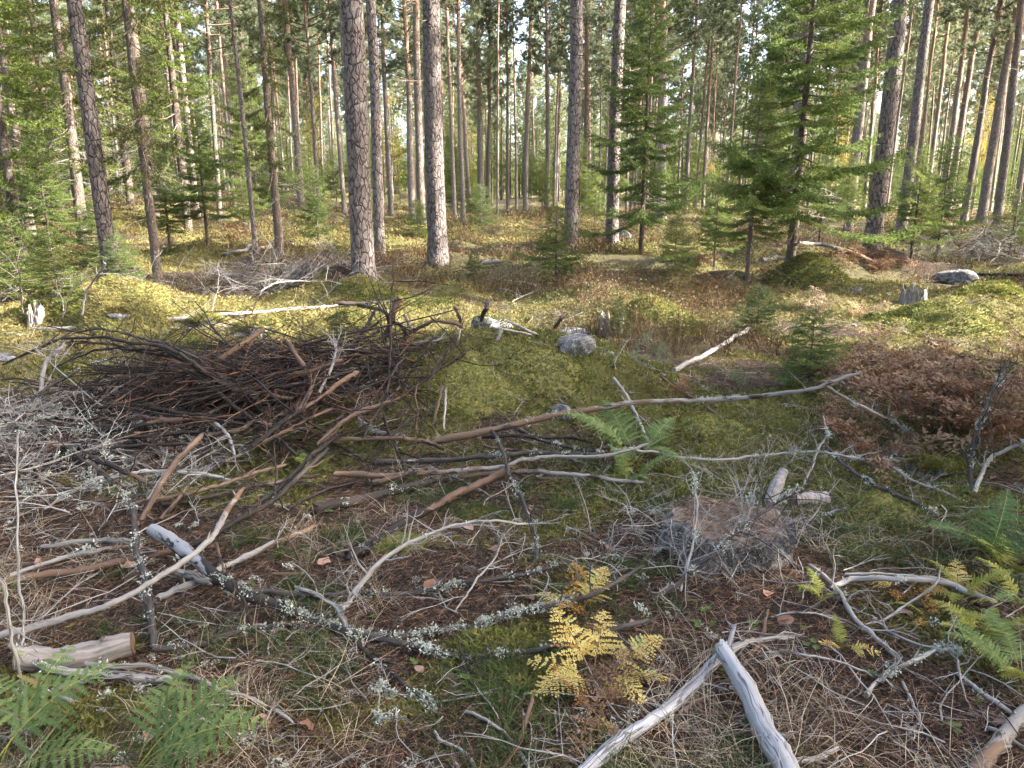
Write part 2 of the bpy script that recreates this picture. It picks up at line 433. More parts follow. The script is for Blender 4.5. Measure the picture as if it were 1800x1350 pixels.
MT['fern_lime'] = leaf_mat('yellow_green_fern', [(0.0, (0.12, 0.17, 0.03)), (0.5, (0.23, 0.26, 0.045)), (0.85, (0.36, 0.34, 0.07)), (1.0, (0.36, 0.24, 0.07))], 0.4)
MT['fern_yellow'] = leaf_mat('yellow_fern', [(0.0, (0.24, 0.12, 0.04)), (0.18, (0.46, 0.32, 0.08)), (0.5, (0.58, 0.46, 0.14)), (0.85, (0.60, 0.54, 0.20)), (1.0, (0.40, 0.45, 0.12))], 0.4)
MT['fern_ochre'] = leaf_mat('ochre_fern', [(0.0, (0.22, 0.11, 0.03)), (0.5, (0.36, 0.21, 0.05)), (1.0, (0.46, 0.32, 0.10))], 0.35)
MT['fern_brown'] = leaf_mat('brown_bracken', [(0.0, (0.05, 0.029, 0.018)), (0.5, (0.165, 0.098, 0.055)), (1.0, (0.34, 0.23, 0.14))], 0.25)
MT['fern_rust'] = leaf_mat('rust_bracken', [(0.0, (0.11, 0.05, 0.028)), (0.5, (0.24, 0.125, 0.07)), (1.0, (0.36, 0.22, 0.13))], 0.25)
MT['fern_straw'] = leaf_mat('straw_bracken', [(0.0, (0.22, 0.15, 0.085)), (0.5, (0.36, 0.27, 0.17)), (1.0, (0.48, 0.39, 0.27))], 0.3)
MT['stem_green'] = wood_mat('fern_stem', (0.16, 0.17, 0.04), (0.30, 0.28, 0.07), None, None, 0.001)
MT['stem_brown'] = wood_mat('dry_fern_stem', (0.10, 0.045, 0.025), (0.20, 0.10, 0.055), None, None, 0.001)
MT['seedling'] = leaf_mat('seedling_leaves', [(0.0, (0.05, 0.09, 0.025)), (1.0, (0.12, 0.17, 0.045))], 0.35)
MT['dead_leaf'] = leaf_mat('fallen_leaf', [(0.0, (0.20, 0.10, 0.06)), (0.5, (0.36, 0.20, 0.14)), (1.0, (0.48, 0.33, 0.26))], 0.2)

def rock_mat():
    t = NT('granite_rock'); t.rough(0.85); o = t.obj()
    a = t.noise(o, 15, 7, 0.75); b = t.noise(o, 60, 3, 0.7)
    c = t.ramp(a, [(0.34, (0.05, 0.05, 0.048)), (0.5, (0.18, 0.178, 0.175)), (0.64, (0.36, 0.36, 0.355))])
    c = t.mix(0.5, c, t.ramp(b, [(0.35, (0.10, 0.10, 0.10)), (0.6, (0.42, 0.42, 0.42))]), 'OVERLAY')
    t.col(c); t.bump(t.math('ADD', a, t.math('MULTIPLY', b, 0.4)), 0.9, 0.02); return t.m
MT['rock'] = rock_mat()

def stump_top_mat():
    t = NT('weathered_stump_top'); t.rough(0.85); o = t.obj()
    sep = t.n('SeparateXYZ'); t.lk(o, sep.inputs[0])
    ln = t.n('VectorMath', operation='LENGTH'); mp = t.n('Mapping'); mp.inputs['Scale'].default_value = (1, 1, 0); t.lk(o, mp.inputs['Vector']); t.lk(mp.outputs[0], ln.inputs[0])
    rr = t.math('ADD', ln.outputs['Value'], t.math('MULTIPLY', t.noise(o, 5, 3), 0.06))
    w = t.math('SINE', t.math('MULTIPLY', rr, 420.0))
    n = t.noise(o, 18, 5)
    c = t.ramp(n, [(0.3, (0.11, 0.075, 0.05)), (0.55, (0.21, 0.15, 0.11)), (0.75, (0.28, 0.26, 0.22))])
    c = t.mix(t.math('MULTIPLY_ADD', w, 0.18, 0.18), c, (0.06, 0.045, 0.035)); t.col(c)
    t.bump(t.math('ADD', n, t.math('MULTIPLY', w, 0.15)), 0.7, 0.006); return t.m
MT['stump_top'] = stump_top_mat()
MT['stump_side'] = wood_mat('grey_stump_side', (0.045, 0.037, 0.031), (0.25, 0.215, 0.185), (0.08, 0.085, 0.05), None, 0.02, (40, 40, 5), spotcut=0.58, cracks=True)

def ground_mat():
    t = NT('forest_floor'); t.rough(0.95)
    p = t.pos()
    moss = t.attr('moss'); heath = t.attr('heath')
    a = t.noise(p, 5.0, 6, 0.7); b = t.noise(p, 38.0, 5, 0.75); c2 = t.noise(p, 140.0, 3, 0.7)
    lit = t.ramp(b, [(0.36, (0.012, 0.010, 0.008)), (0.52, (0.045, 0.031, 0.021)), (0.70, (0.11, 0.075, 0.048))])
    ms = t.ramp(t.math('MULTIPLY_ADD', c2, 0.5, t.math('MULTIPLY', a, 0.5)), [(0.35, (0.05, 0.047, 0.016)), (0.5, (0.125, 0.115, 0.035)), (0.65, (0.21, 0.19, 0.065))])
    ht = t.ramp(t.math('MULTIPLY_ADD', b, 0.5, t.math('MULTIPLY', a, 0.5)), [(0.36, (0.045, 0.04, 0.02)), (0.5, (0.095, 0.08, 0.037)), (0.64, (0.11, 0.115, 0.045))])
    k = t.ramp(t.math('ADD', moss, t.math('MULTIPLY', t.math('SUBTRACT', b, 0.5), 0.6)), [(0.42, 0.0), (0.58, 1.0)])
    k2 = t.ramp(t.math('ADD', heath, t.math('MULTIPLY', t.math('SUBTRACT', a, 0.5), 0.6)), [(0.4, 0.0), (0.6, 1.0)])
    c = t.mix(k, t.mix(k2, lit, ht), ms)
    t.col(c); t.bump(t.math('ADD', b, t.math('MULTIPLY', c2, 0.6)), 1.0, 0.03)
    return t.m
MT['ground'] = ground_mat()

# ---------------------------------------------------------------- where moss, heath and litter grow
def moss_mask(x, y):
    n = fbm(x / 0.8, y / 0.8, 51, 3)
    m = 0.38 * np.ones_like(n)
    m = m + 0.75 * gau(x, y, -4.2, 8.6, 3.2, 2.3)          # mossy ground left behind the heap
    m = m + 0.55 * gau(x, y, -1.5, 8.4, 1.6, 1.0)
    m = m + 0.75 * gau(x, y, 0.15, 5.55, 0.8, 0.55)         # front of the mound
    m = m + 0.45 * gau(x, y, 0.2, 6.3, 0.8, 0.5)
    m = m + 0.80 * gau(x, y, 6.0, 9.5, 2.6, 3.0)           # sunlit moss on the right
    m = m + 0.6 * gau(x, y, 2.95, 4.75, 0.45, 0.45)
    m = m + 0.35 * gau(x, y, 1.3, 4.6, 0.6, 0.5) + 0.3 * gau(x, y, 2.3, 3.6, 0.7, 0.5) + 0.3 * gau(x, y, -.5, 3.5, 0.5, 0.35)
    m = m + 0.28 * gau(x, y, -1.2, 2.0, 0.8, 0.3)
    m = m + 0.4 * sst(y, 9, 14) * (fbm(x / 4, y / 4, 77, 2) > 0.55)
    return np.clip(m + (n - 0.5) * 1.3, 0, 1)

def heath_mask(x, y):
    n = fbm(x / 1.6, y / 1.6, 61, 3)
    m = 0.75 * gau(x, y, 2.0, 7.9, 1.5, 1.3) + 0.5 * gau(x, y, 0.6, 8.2, 1.5, 1.0) + sst(y, 7.5, 10.5) * (0.35 + 0.75 * gau(x, y, 1.5, 13, 4.5, 6) + 0.2 * sst(y, 16, 26))
    return np.clip(m + (n - 0.5) * 0.9, 0, 1)

# ---------------------------------------------------------------- ground
def axis(a, b, step, lo, hi, growth):
    v = list(np.arange(a, b + 1e-6, step)); s = step
    while v[-1] < hi: s *= growth; v.append(v[-1] + s)
    s = step
    while v[0] > lo: s *= growth; v.insert(0, v[0] - s)
    return np.array(v)
gx = axis(-5.0, 5.5, 0.05, -320, 320, 1.06)
gy = axis(0.9, 9.0, 0.05, -200, 420, 1.05)
X, Y = np.meshgrid(gx, gy)
Z = hgt(X, Y)
nx, ny = len(gx), len(gy)
ii = (np.arange(ny - 1)[:, None] * nx + np.arange(nx - 1)[None]).ravel()
ground = mk('ground', np.stack([X, Y, Z], -1).reshape(-1, 3), None, np.stack([ii, ii + 1, ii + nx + 1, ii + nx], -1), [MT['ground']],
            attrs=dict(moss=moss_mask(X, Y).ravel(), heath=heath_mask(X, Y).ravel()), smooth=True)
tag(ground, 'forest floor of needle litter, moss and low heath', kind='structure')

# ---------------------------------------------------------------- scattering (stuff)
def scatter(name, meshes, P, rot, scl, idx, label):
    coll = bpy.data.collections.new(name + '_kinds')
    for i, me in enumerate(meshes):
        o = bpy.data.objects.new('%s_kind_%02d' % (name, i), me); coll.objects.link(o)
    me = bpy.data.meshes.new(name)
    n = len(P); me.vertices.add(n); me.vertices.foreach_set('co', np.asarray(P, np.float32).ravel())
    a = me.attributes.new('rot', 'FLOAT_VECTOR', 'POINT'); a.data.foreach_set('vector', np.asarray(rot, np.float32).ravel())
    scl = np.asarray(scl, np.float32)
    if scl.ndim == 1: scl = np.repeat(scl[:, None], 3, 1)
    a = me.attributes.new('scl', 'FLOAT_VECTOR', 'POINT'); a.data.foreach_set('vector', scl.ravel())
    a = me.attributes.new('idx', 'INT', 'POINT'); a.data.foreach_set('value', np.asarray(idx, np.int32))
    o = ob(name, me)
    ng = bpy.data.node_groups.new(name + '_nodes', 'GeometryNodeTree')
    ng.interface.new_socket('Geometry', in_out='INPUT', socket_type='NodeSocketGeometry')
    ng.interface.new_socket('Geometry', in_out='OUTPUT', socket_type='NodeSocketGeometry')
    N = ng.nodes
    gi = N.new('NodeGroupInput'); go = N.new('NodeGroupOutput')
    ci = N.new('GeometryNodeCollectionInfo'); ci.inputs['Collection'].default_value = coll
    ci.inputs['Separate Children'].default_value = True; ci.inputs['Reset Children'].default_value = True
    ip = N.new('GeometryNodeInstanceOnPoints'); ip.inputs['Pick Instance'].default_value = True
    def na(nm, dt):
        x = N.new('GeometryNodeInputNamedAttribute'); x.data_type = dt; x.inputs['Name'].default_value = nm
        return x.outputs['Attribute']
    e2r = N.new('FunctionNodeEulerToRotation')
    L = ng.links.new
    L(gi.outputs[0], ip.inputs['Points']); L(ci.outputs[0], ip.inputs['Instance'])
    L(na('idx', 'INT'), ip.inputs['Instance Index'])
    L(na('rot', 'FLOAT_VECTOR'), e2r.inputs[0]); L(e2r.outputs[0], ip.inputs['Rotation'])
    L(na('scl', 'FLOAT_VECTOR'), ip.inputs['Scale'])
    L(ip.outputs[0], go.inputs[0])
    md = o.modifiers.new('scatter', 'NODES'); md.node_group = ng
    tag(o, label, kind='stuff')
    return o

# ---------------------------------------------------------------- trees
def needles(g, A, B, per_m, nl, nw, rg, m=1, up=0.0, spread=1.0):
    """needle blades all round the twigs A->B"""
    A = np.asarray(A); B = np.asarray(B)
    L = np.linalg.norm(B - A, axis=1)
    cnt = np.maximum((L * per_m).astype(int), 2)
    i = np.repeat(np.arange(len(A)), cnt)
    t = rg.random(len(i))
    d = nrm(B - A)[i]
    base = A[i] + (B - A)[i] * t[:, None]
    pr = rg.normal(size=(len(i), 3)); pr -= d * (pr * d).sum(1, keepdims=True); pr = nrm(pr)
    dd = nrm(d * 0.7 + pr * spread + np.array([0, 0, up]))
    tw = np.clip(.5 + .9 * (fbm(A[:, 0] * 2.2 + 50, A[:, 1] * 2.2 + A[:, 2] * 2.6, 3, 2) - .5) * 2 + rg.normal(0, .12, len(A)), 0, 1)
    r = np.clip(0.6 * tw[i] + 0.4 * rg.random(len(i)) , 0, 1)
    blades(g, base, dd, nl * rg.uniform(0.7, 1.2, len(i)), nw, None, 1, r, m, rg)

def stick(g, P, r0, r1, ns=4, m=0, rg=rng, n=None):
    P = np.asarray(P, float)
    if n: P = catmull(P, n)
    tube(g, P, np.linspace(r0, r1, len(P)), ns, m, False, rg=rg)

def spruce_mesh(seed, H, clear, spread, nbr, per_m=95, droop=0.25, dead=10, mats=None, nl=0.036, nw=0.012, dens=1.0, thin_low=0.0):
    """returns (trunk mesh, crown mesh). crown holds its own thin limbs"""
    rg = np.random.default_rng(seed)
    tr = G(); cr = G()
    zz = np.linspace(-0.15, H, 14); rb = 0.0105 * H + 0.006
    wob = np.cumsum(rg.normal(0, 0.006, (14, 2)), 0) * H / 6
    TP = np.column_stack([wob, zz])
    tube(tr, TP, np.linspace(rb * 1.15, 0.006, 14), 9, 0, False, 0.04, rg=rg)
    A = []; B = []
    for k in range(nbr):
        f = (k + rg.random()) / nbr
        z = clear + (H - clear) * f ** 0.9
        q = z / H
        if rg.random() < 0.12: continue
        Lb = spread * ((1 - q) ** 0.75) * (rg.uniform(0.45, 1.05) if rg.random() < .8 else rg.uniform(1.0, 1.35)) + 0.06
        Lb *= min(1.0, 0.55 + 0.45 * (z - clear) / (0.18 * H + 1e-6)) if rg.random() < 0.6 else 1
        az = k * 2.399 + rg.normal(0, 0.3)
        rad = np.array([math.cos(az), math.sin(az), 0]); tan = np.array([-rad[1], rad[0], 0])
        s = np.linspace(0, 1, 7)
        lift = 0.55 * q
        dz = Lb * ((lift - droop) * s + (0.55 * droop) * s ** 2.2 - 0.12 * np.sin(s * 3.1) * (1 - q))
        c = np.array([np.interp(z, zz, TP[:, 0]), np.interp(z, zz, TP[:, 1]), z])
        AX = c + rad * (Lb * s)[:, None] + np.array([0, 0, 1.0]) * dz[:, None] + tan * (rg.normal(0, 0.06) * Lb * s ** 2)[:, None]
        stick(cr, AX, 0.006 + 0.006 * Lb, 0.002, 4, 0, rg)
        n = max(int(Lb * 17 * dens), 4)
        bare = rg.random() < thin_low * (1 - q)
        for j in range(n):
            t = 0.12 + 0.88 * (j + rg.random()) / n
            if bare and rg.random() < 0.75: continue
            p = np.array([np.interp(t, s, AX[:, i]) for i in range(3)])
            sd = 1 if j % 2 else -1
            ln = min(0.42 * Lb * (1.08 - t) + 0.07, 0.55) * rg.uniform(0.6, 1.15)
            d = nrm(rad * 0.75 + tan * sd * rg.uniform(0.6, 1.0) + np.array([0, 0, -0.25 * rg.random() - 0.5 * droop]))
            e = p + d * ln
            A.append(p); B.append(e)
            ns = int(ln / 0.065 * dens)
            for w in range(ns):
                tt = (w + 0.5 + rg.random() * 0.4) / (ns + 0.5)
                pp = p + (e - p) * tt
                s2 = 1 if w % 2 else -1
                d2 = nrm(d * 0.8 + nrm(np.cross(d, [0, 0, 1.0])) * s2 * 0.8 + np.array([0, 0, -0.3 * rg.random()]))
                A.append(pp); B.append(pp + d2 * (0.05 + 0.28 * ln * (1 - tt)) * rg.uniform(0.7, 1.2))
        A.append(AX[4]); B.append(AX[6])
        A.append(AX[2]); B.append(AX[4])
    # leader
    A.append(TP[-2]); B.append(TP[-1] + np.array([0, 0, 0.1]))
    needles(cr, A, B, per_m, nl, nw, rg, 1, 0.15)
    for k in range(dead):
        z = rg.uniform(0.08 * H, max(clear, 0.2 * H) * 1.1); az = rg.uniform(0, 6.28); L = rg.uniform(0.2, 0.75) * spread
        d = np.array([math.cos(az), math.sin(az), rg.uniform(-0.35, 0.05)])
        p = np.array([0, 0, z]); m_ = p + d * L * 0.5 + rg.normal(0, 0.04, 3); e = p + d * L + np.array([0, 0, -0.12 * L])
        stick(tr, [p, m_, e], 0.006, 0.0015, 4, 1, rg, 5)
        for j in range(7):
            t = rg.uniform(0.25, 0.95); q0 = p + (e - p) * t
            stick(tr, [q0, q0 + nrm(d + rg.normal(0, 0.7, 3)) * L * 0.3 * (1.1 - t)], 0.0025, 0.001, 3, 1, rg)
    nd = mats or MT['spruce_needle']
    return tr.mesh('trunk', [MT['spruce_bark'], MT['limb_grey']], True), cr.mesh('crown', [MT['limb'], nd])

def pine_crown_mesh(seed, H, f0, spread, nbr, tuft=20, nl=0.125, nw=0.03, deadn=22, m_needle=None):
    rg = np.random.default_rng(seed); cr = G(); A = []; B = []
    for k in range(nbr):
        f = (k + rg.random()) / nbr
        z = H * (f0 + (0.985 - f0) * f); q = (z / H - f0) / (1 - f0)
        Lb = spread * (1.0 - 0.75 * q) * rg.uniform(0.55, 1.1) * (0.6 + 0.4 * min(q * 5, 1))
        az = k * 2.399 + rg.normal(0, 0.5); rad = np.array([math.cos(az), math.sin(az), 0]); tan = np.array([-rad[1], rad[0], 0])
        up = 0.12 + 0.5 * q
        s = np.linspace(0, 1, 6)
        AX = np.array([0, 0, z]) + rad * (Lb * s)[:, None] + np.array([0, 0, 1.0]) * (Lb * up * s + 0.18 * Lb * s ** 2)[:, None] + tan * (rg.normal(0, 0.15) * Lb * np.sin(s * 2.5))[:, None]
        stick(cr, AX, 0.013 + 0.012 * Lb, 0.006, 4, 0, rg)
        n = int(6 + Lb * 7)
        for j in range(n):
            t = rg.uniform(0.35, 1.0); p = np.array([np.interp(t, s, AX[:, i]) for i in range(3)])
            d = nrm(rad * 0.6 + rg.normal(0, 0.65, 3) + np.array([0, 0, 0.35])); ln = rg.uniform(0.15, 0.5) * (1.2 - 0.5 * t)
            e = p + d * ln; A.append(p + d * ln * 0.35); B.append(e)
            if rg.random() < 0.5: stick(cr, [p, e], 0.006, 0.004, 3, 0, rg)
            for w in range(3):
                d2 = nrm(d + rg.normal(0, 0.6, 3) + np.array([0, 0, 0.2])); A.append(e - d * ln * 0.2 * w); B.append(e - d * ln * 0.2 * w + d2 * rg.uniform(0.08, 0.2))
    needles(cr, A, B, tuft * 5, nl, nw, rg, 1, 0.25, 1.1)
    for k in range(deadn):
        z = H * rg.uniform(f0 * 0.45, f0); az = rg.uniform(0, 6.28); L = rg.uniform(0.15, 1.1)
        d = np.array([math.cos(az), math.sin(az), rg.uniform(-0.3, 0.35)]); p = np.array([0, 0, z])
        stick(cr, [p, p + d * L * 0.5 + rg.normal(0, 0.05, 3), p + d * L], 0.011, 0.003, 3, 0, rg, 4)
        if L > 0.6:
            q0 = p + d * L * 0.55; stick(cr, [q0, q0 + nrm(d + rg.normal(0, 0.5, 3)) * 0.35], 0.005, 0.002, 3, 0, rg)
    return cr.mesh('crown', [MT['limb_pine'], m_needle or MT['pine_needle']])

def trunk_mesh_generic(seed, H, r0, mat, ns=12, nz=26):
    rg = np.random.default_rng(seed); g = G()
    z = np.concatenate([[-0.3, 0.0, 0.15, 0.4], np.linspace(0.9, H, nz)])
    rad = r0 * (1 - 0.8 * np.clip(z / H, 0, 1) ** 1.1) * (1 + 0.35 * np.exp(-np.clip(z, 0, None) / 0.25))
    w = np.cumsum(rg.normal(0, 0.045, (len(z), 2)), 0) * (z / H).clip(0, 1)[:, None] * 1.2
    tube(g, np.column_stack([w, z]), rad, ns, 0, False, 0.03, rg=rg)
    return g.mesh('trunk', [mat], True)

def worley(x, y, px, seed):
    """F2-F1 with x wrapping every px cells"""
    ix = np.floor(x); iy = np.floor(y); f1 = np.full(x.shape, 9.0); f2 = np.full(x.shape, 9.0)
    for a in (-1, 0, 1):
        for b in (-1, 0, 1):
            cx = ix + a; cy = iy + b; wx = np.mod(cx, px)
            dx = cx + _hash(wx, cy, seed) - x; dy = cy + _hash(wx, cy, seed + 5) - y
            d = np.hypot(dx, dy); f2 = np.minimum(f2, np.maximum(d, f1)); f1 = np.minimum(f1, d)
    return f2 - f1

def trunk_mesh_near(seed, H, r0, depth, ns=72, dz=0.026, ztop=6.5):
    """big pine trunk with the bark plates modelled"""
    z = np.concatenate([np.arange(-0.35, ztop, dz), np.linspace(ztop + 0.3, H, 30)])
    th = np.arange(ns) * 2 * np.pi / ns
    TH, ZZ = np.meshgrid(th, z)
    base = r0 * (1 - 0.72 * np.clip(ZZ / H, 0, 1) ** 1.1) * (1 + 0.30 * np.exp(-np.clip(ZZ, 0, None) / 0.22) * (0.7 + 0.6 * vn(TH * 5 / 6.2832 * 1.0, ZZ * 0 + seed, seed)))
    pc = max(round(2 * math.pi * r0 / 0.095), 6)
    wx = TH / (2 * np.pi) * pc + 0.15 * (vn(ZZ * 9, TH * 3, seed + 2) - 0.5) * 2
    w = worley(wx, ZZ / 0.30 + 0.5 * vn(TH * 4, ZZ * 6, seed + 3), pc, seed)
    pl = sst(w, 0.02, 0.22)
    fine = fbm(TH * r0 * 60, ZZ * 30, seed + 9, 2) - 0.5
    amp = depth * (1 - 0.6 * sst(ZZ, 3.0, 8.0))
    rr = base + amp * (pl - 0.6) + amp * 0.6 * fine
    cx = 0.05 * np.sin(ZZ * 0.45 + seed) * sst(ZZ, 0.5, 5); cy = 0.05 * np.cos(ZZ * 0.38 + seed * 2) * sst(ZZ, 0.5, 5)
    V = np.stack([rr * np.cos(TH) + cx, rr * np.sin(TH) + cy, ZZ], -1).reshape(-1, 3)
    i = np.arange(len(z) - 1)[:, None] * ns; j = np.arange(ns)[None]; j2 = (j + 1) % ns
    Q = np.stack([i + j, i + j2, i + ns + j2, i + ns + j], -1).reshape(-1, 4)
    return mesh('trunk', V, None, Q, [MT['pine_near']], dict(plate=pl.ravel()), True)

PINE = []
for k in range(5):
    H = (19, 21, 18, 20, 22)[k]
    PINE.append((H, 0.14, trunk_mesh_generic(100 + k, H, 0.14, MT['pine']),
                 pine_crown_mesh(200 + k, H, (0.42, 0.52, 0.36, 0.47, 0.55)[k], (2.6, 2.3, 2.8, 2.5, 2.4)[k], (62, 50, 66, 58, 52)[k])))

def pine(p, rad, k, label, group=None, lean=None, hs=1.0, near=None, rz=None):
    H, r0, tm, cm = PINE[k % 5]
    t = ob('pine_tree', None, None, (p[0], p[1], p[2] - 0.02))
    t.empty_display_size = 0.3
    rz = rng.uniform(0, 6.28) if rz is None else rz
    lx, ly = lean if lean else (rng.normal(0, 0.018), rng.normal(0, 0.018))
    t.rotation_euler = (lx, ly, 0)
    a = ob('trunk', near or tm, t)
    if near is None: a.scale = (rad / r0, rad / r0, hs)
    a.rotation_euler = (0, 0, rz)
    c = ob('crown', cm, t); c.scale = (1, 1, hs); c.rotation_euler = (0, 0, rz)
    return tag(t, label, 'pine tree', group)

# the big pines, each with its own bark
def near_pine(px, py, wpx, label, seed, depth, d=None, lean=(0, 0), ztop=6.5):
    p = at(px, py) if d is None else at_d(px, py, d)
    dist = math.hypot(p[0], p[1])
    rad = wpx / 2 / FPX * dist / (CP if False else 1)
    me = trunk_mesh_near(seed, PINE[seed % 5][0], rad * 0.82, depth * .45, 56 if wpx > 26 else 40, 0.04 if wpx > 26 else 0.06, ztop)
    return pine(p, rad, seed, label, None, lean, 1.0, me)
near_pine(640, 497, 46, 'stout grey pine with deeply cracked bark, foremost trunk left of centre', 1, 0.022, lean=(0, -0.004))
near_pine(770, 458, 40, 'dark reddish-brown pine right of the stout foremost pine, thick scaly bark', 2, 0.020, lean=(0, -0.01))
near_pine(1003, 441, 29, 'straight grey pine at centre with flaky patches near its foot', 3, 0.016)
near_pine(1075, 428, 26, 'grey pine half hidden behind the dark young spruce right of centre', 4, 0.013)
near_pine(1532, 441, 31, 'dark leaning pine on the right with blackish foot in the bracken', 5, 0.018, lean=(0, 0.006))
near_pine(196, 476, 28, 'dark grey pine on the left standing in front of the lichened spruces', 6, 0.014, lean=(0, -0.02))
near_pine(669, 462, 22, 'shaded pine close behind the stout foremost pine', 7, 0.012)
near_pine(1583, 411, 20, 'pale sunlit pine just right of the dark leaning pine', 8, 0.010, lean=(0, 0.008))
near_pine(1795, 420, 20, 'dark pine trunk cut by the right edge of the picture', 9, 0.010)

# pines one can tell apart further back: base pixel, width, label
MIDP = [
 (741, 392, 14, 'grey-footed orange pine just left of the dark reddish-brown pine', 0),
 (724, 384, 11, 'thinner orange pine in the pair left of the dark reddish-brown pine', 0),
 (626, 400, 14, 'pale pinkish pine peeping out left of the stout foremost pine', 0),
 (688, 378, 9, 'slim grey pine between the stout pine and the orange pair', 0),
 (815, 392, 9, 'slim pale pine right of the dark reddish-brown pine', 0),
 (846, 362, 11, 'orange-brown pine left of centre in the open gap', 0),
 (858, 352, 8, 'dark straight pine close beside the orange-brown one in the gap', 0),
 (893, 360, 6, 'thin white-lit pine stem in the middle of the open gap', 0),
 (924, 358, 9, 'dark thin pine with many dead branches near the centre', 0),
 (961, 343, 9, 'reddish pine left of the straight grey central pine', 0),
 (1027, 368, 10, 'dark pine just right of the straight grey central pine', 0),
 (1161, 384, 16, 'pinkish lit pine behind the dark young spruce', 0),
 (1236, 360, 6, 'thin orange pine right of the dark young spruce', 0),
 (1222, 356, 5, 'very thin grey pine left of the thin orange one', 0),
 (1383, 400, 17, 'broad grey pine hidden behind the tallest young spruce', 0),
 (1491, 405, 13, 'grey pine between the tallest young spruce and the leaning pine', 0),
 (1518, 372, 7, 'thin orange pine left of the dark leaning pine', 0),
 (1606, 365, 6, 'thin reddish pine right of the pale sunlit pine', 0),
 (1628, 362, 7, 'thin pale pine second right of the pale sunlit pine', 0),
 (1650, 385, 9, 'orange and grey pine in the right-hand stand', 0),
 (1664, 380, 10, 'straight brown pine behind the small right-hand spruces', 0),
 (1693, 395, 10, 'leaning pale grey pine right of the small right-hand spruces', 0),
 (1725, 388, 13, 'broad dark-topped pine in the right-hand stand', 0),
 (1752, 392, 12, 'leaning pine orange above and grey below near the right edge', 0),
 (1783, 385, 9, 'thin brown pine second from the right edge', 0),
 (345, 378, 11, 'brown pine with crooked top behind the left-hand spruces', 0),
 (387, 382, 8, 'slender reddish pine left of the leaning orange stem', 0),
 (413, 368, 6, 'dark slender pine left of the leaning orange stem and farther back', 0),
 (452, 364, 7, 'slender pine behind the leaning orange stem', 0),
 (450, 441, 8, 'leaning orange pine stem over the fallen log on the left', 1),
 (531, 372, 12, 'brown pine between the lichened grey stem and the stout pine', 0),
 (561, 370, 7, 'orange thin pine left of the pale pinkish pine', 0),
 (606, 372, 8, 'dark orange thin pine next to the pale pinkish pine', 0),
 (321, 374, 7, 'thin brown pine behind the lichened spruce trunk', 0),
 (5, 372, 12, 'dark pine trunk at the left edge behind the spruces', 0),
]
taken = []
for i, (x, y, w, lab, fl) in enumerate(MIDP):
    p = at(x, y)
    dist = math.hypot(p[0], p[1])
    if dist > 52:
        p = at_d(x, y, 52 * p[1] / dist); dist = 52
    rad = w / 2 / FPX * dist
    taken.append((p[0], p[1]))
    pine(p, rad, i + 1, lab, None, (0, -0.02) if fl else None, 1.0 if rad > 0.1 else 0.85)

LAND = [(-400, 'the left edge'), (196, 'the dark grey pine'), (345, 'the crooked brown pine'), (450, 'the leaning orange stem'), (531, 'the brown pine'), (640, 'the stout foremost pine'),
        (770, 'the dark reddish pine'), (846, 'the orange-brown pine'), (924, 'the dead-branched pine'), (1003, 'the straight grey pine'), (1127, 'the feathery spruce'), (1236, 'the thin orange pine'),
        (1313, 'the bushy spruce'), (1390, 'the tallest spruce'), (1532, 'the leaning dark pine'), (1583, 'the pale sunlit pine'), (1664, 'the straight brown pine'), (1725, 'the broad dark-topped pine'), (2200, 'the right edge')]
ORD = ['first', 'second', 'third', 'fourth', 'fifth', 'sixth', 'seventh', 'eighth', 'ninth', 'tenth', 'eleventh', 'twelfth', 'thirteenth', 'fourteenth', 'fifteenth', 'sixteenth', 'seventeenth', 'eighteenth', 'nineteenth', 'twentieth', 'twenty-first', 'twenty-second', 'twenty-third', 'twenty-fourth', 'twenty-fifth', 'twenty-sixth', 'twenty-seventh', 'twenty-eighth']
def rank_labels(lst, what):
    bins = {}
    for o, px in lst:
        k = max(i for i, l in enumerate(LAND) if l[0] <= px); bins.setdefault(k, []).append((px, o))
    for k, v in bins.items():
        v.sort(key=lambda q: q[0])
        for i, (px, o) in enumerate(v):
            nth = '' if len(v) == 1 else ORD[min(i, 27)] + ' from left '
            o['label'] = '%s, %sbetween %s and %s' % (what, nth, LAND[k][1], LAND[k + 1][1])
# the stand behind
FARL = ['far slim pine in the crowd of trunks left of the stout foremost pine',
        'far slim pine in the crowd of trunks across the middle of the backdrop',
        'far slim pine in the crowd of trunks on the right of the backdrop']
FARO = []
cnt = 0; tries = 0
while cnt < 145 and tries < 9000:
    tries += 1
    d = 34 + 50 * rng.random() ** 0.8
    a = rng.uniform(-0.72, 0.72)
    x = a * d
    if any((x - q[0]) ** 2 + (d - q[1]) ** 2 < 2.4 ** 2 for q in taken): continue
    pxx = 900 + FPX * a / 1.0
    if d < 45 and 820 < pxx < 1010: continue
    taken.append((x, d))
    zone = 0 if pxx < 620 else (1 if pxx < 1240 else 2)
    _o = pine((x, d, float(hgt(x, d))), rng.uniform(0.065, 0.14), int(rng.integers(5)), FARL[zone], 'far pines ' + ('left', 'middle', 'right')[zone], None, rng.uniform(0.85, 1.1))
    FARO.append((_o, pxx)); cnt += 1
rank_labels(FARO, 'far slim pine')

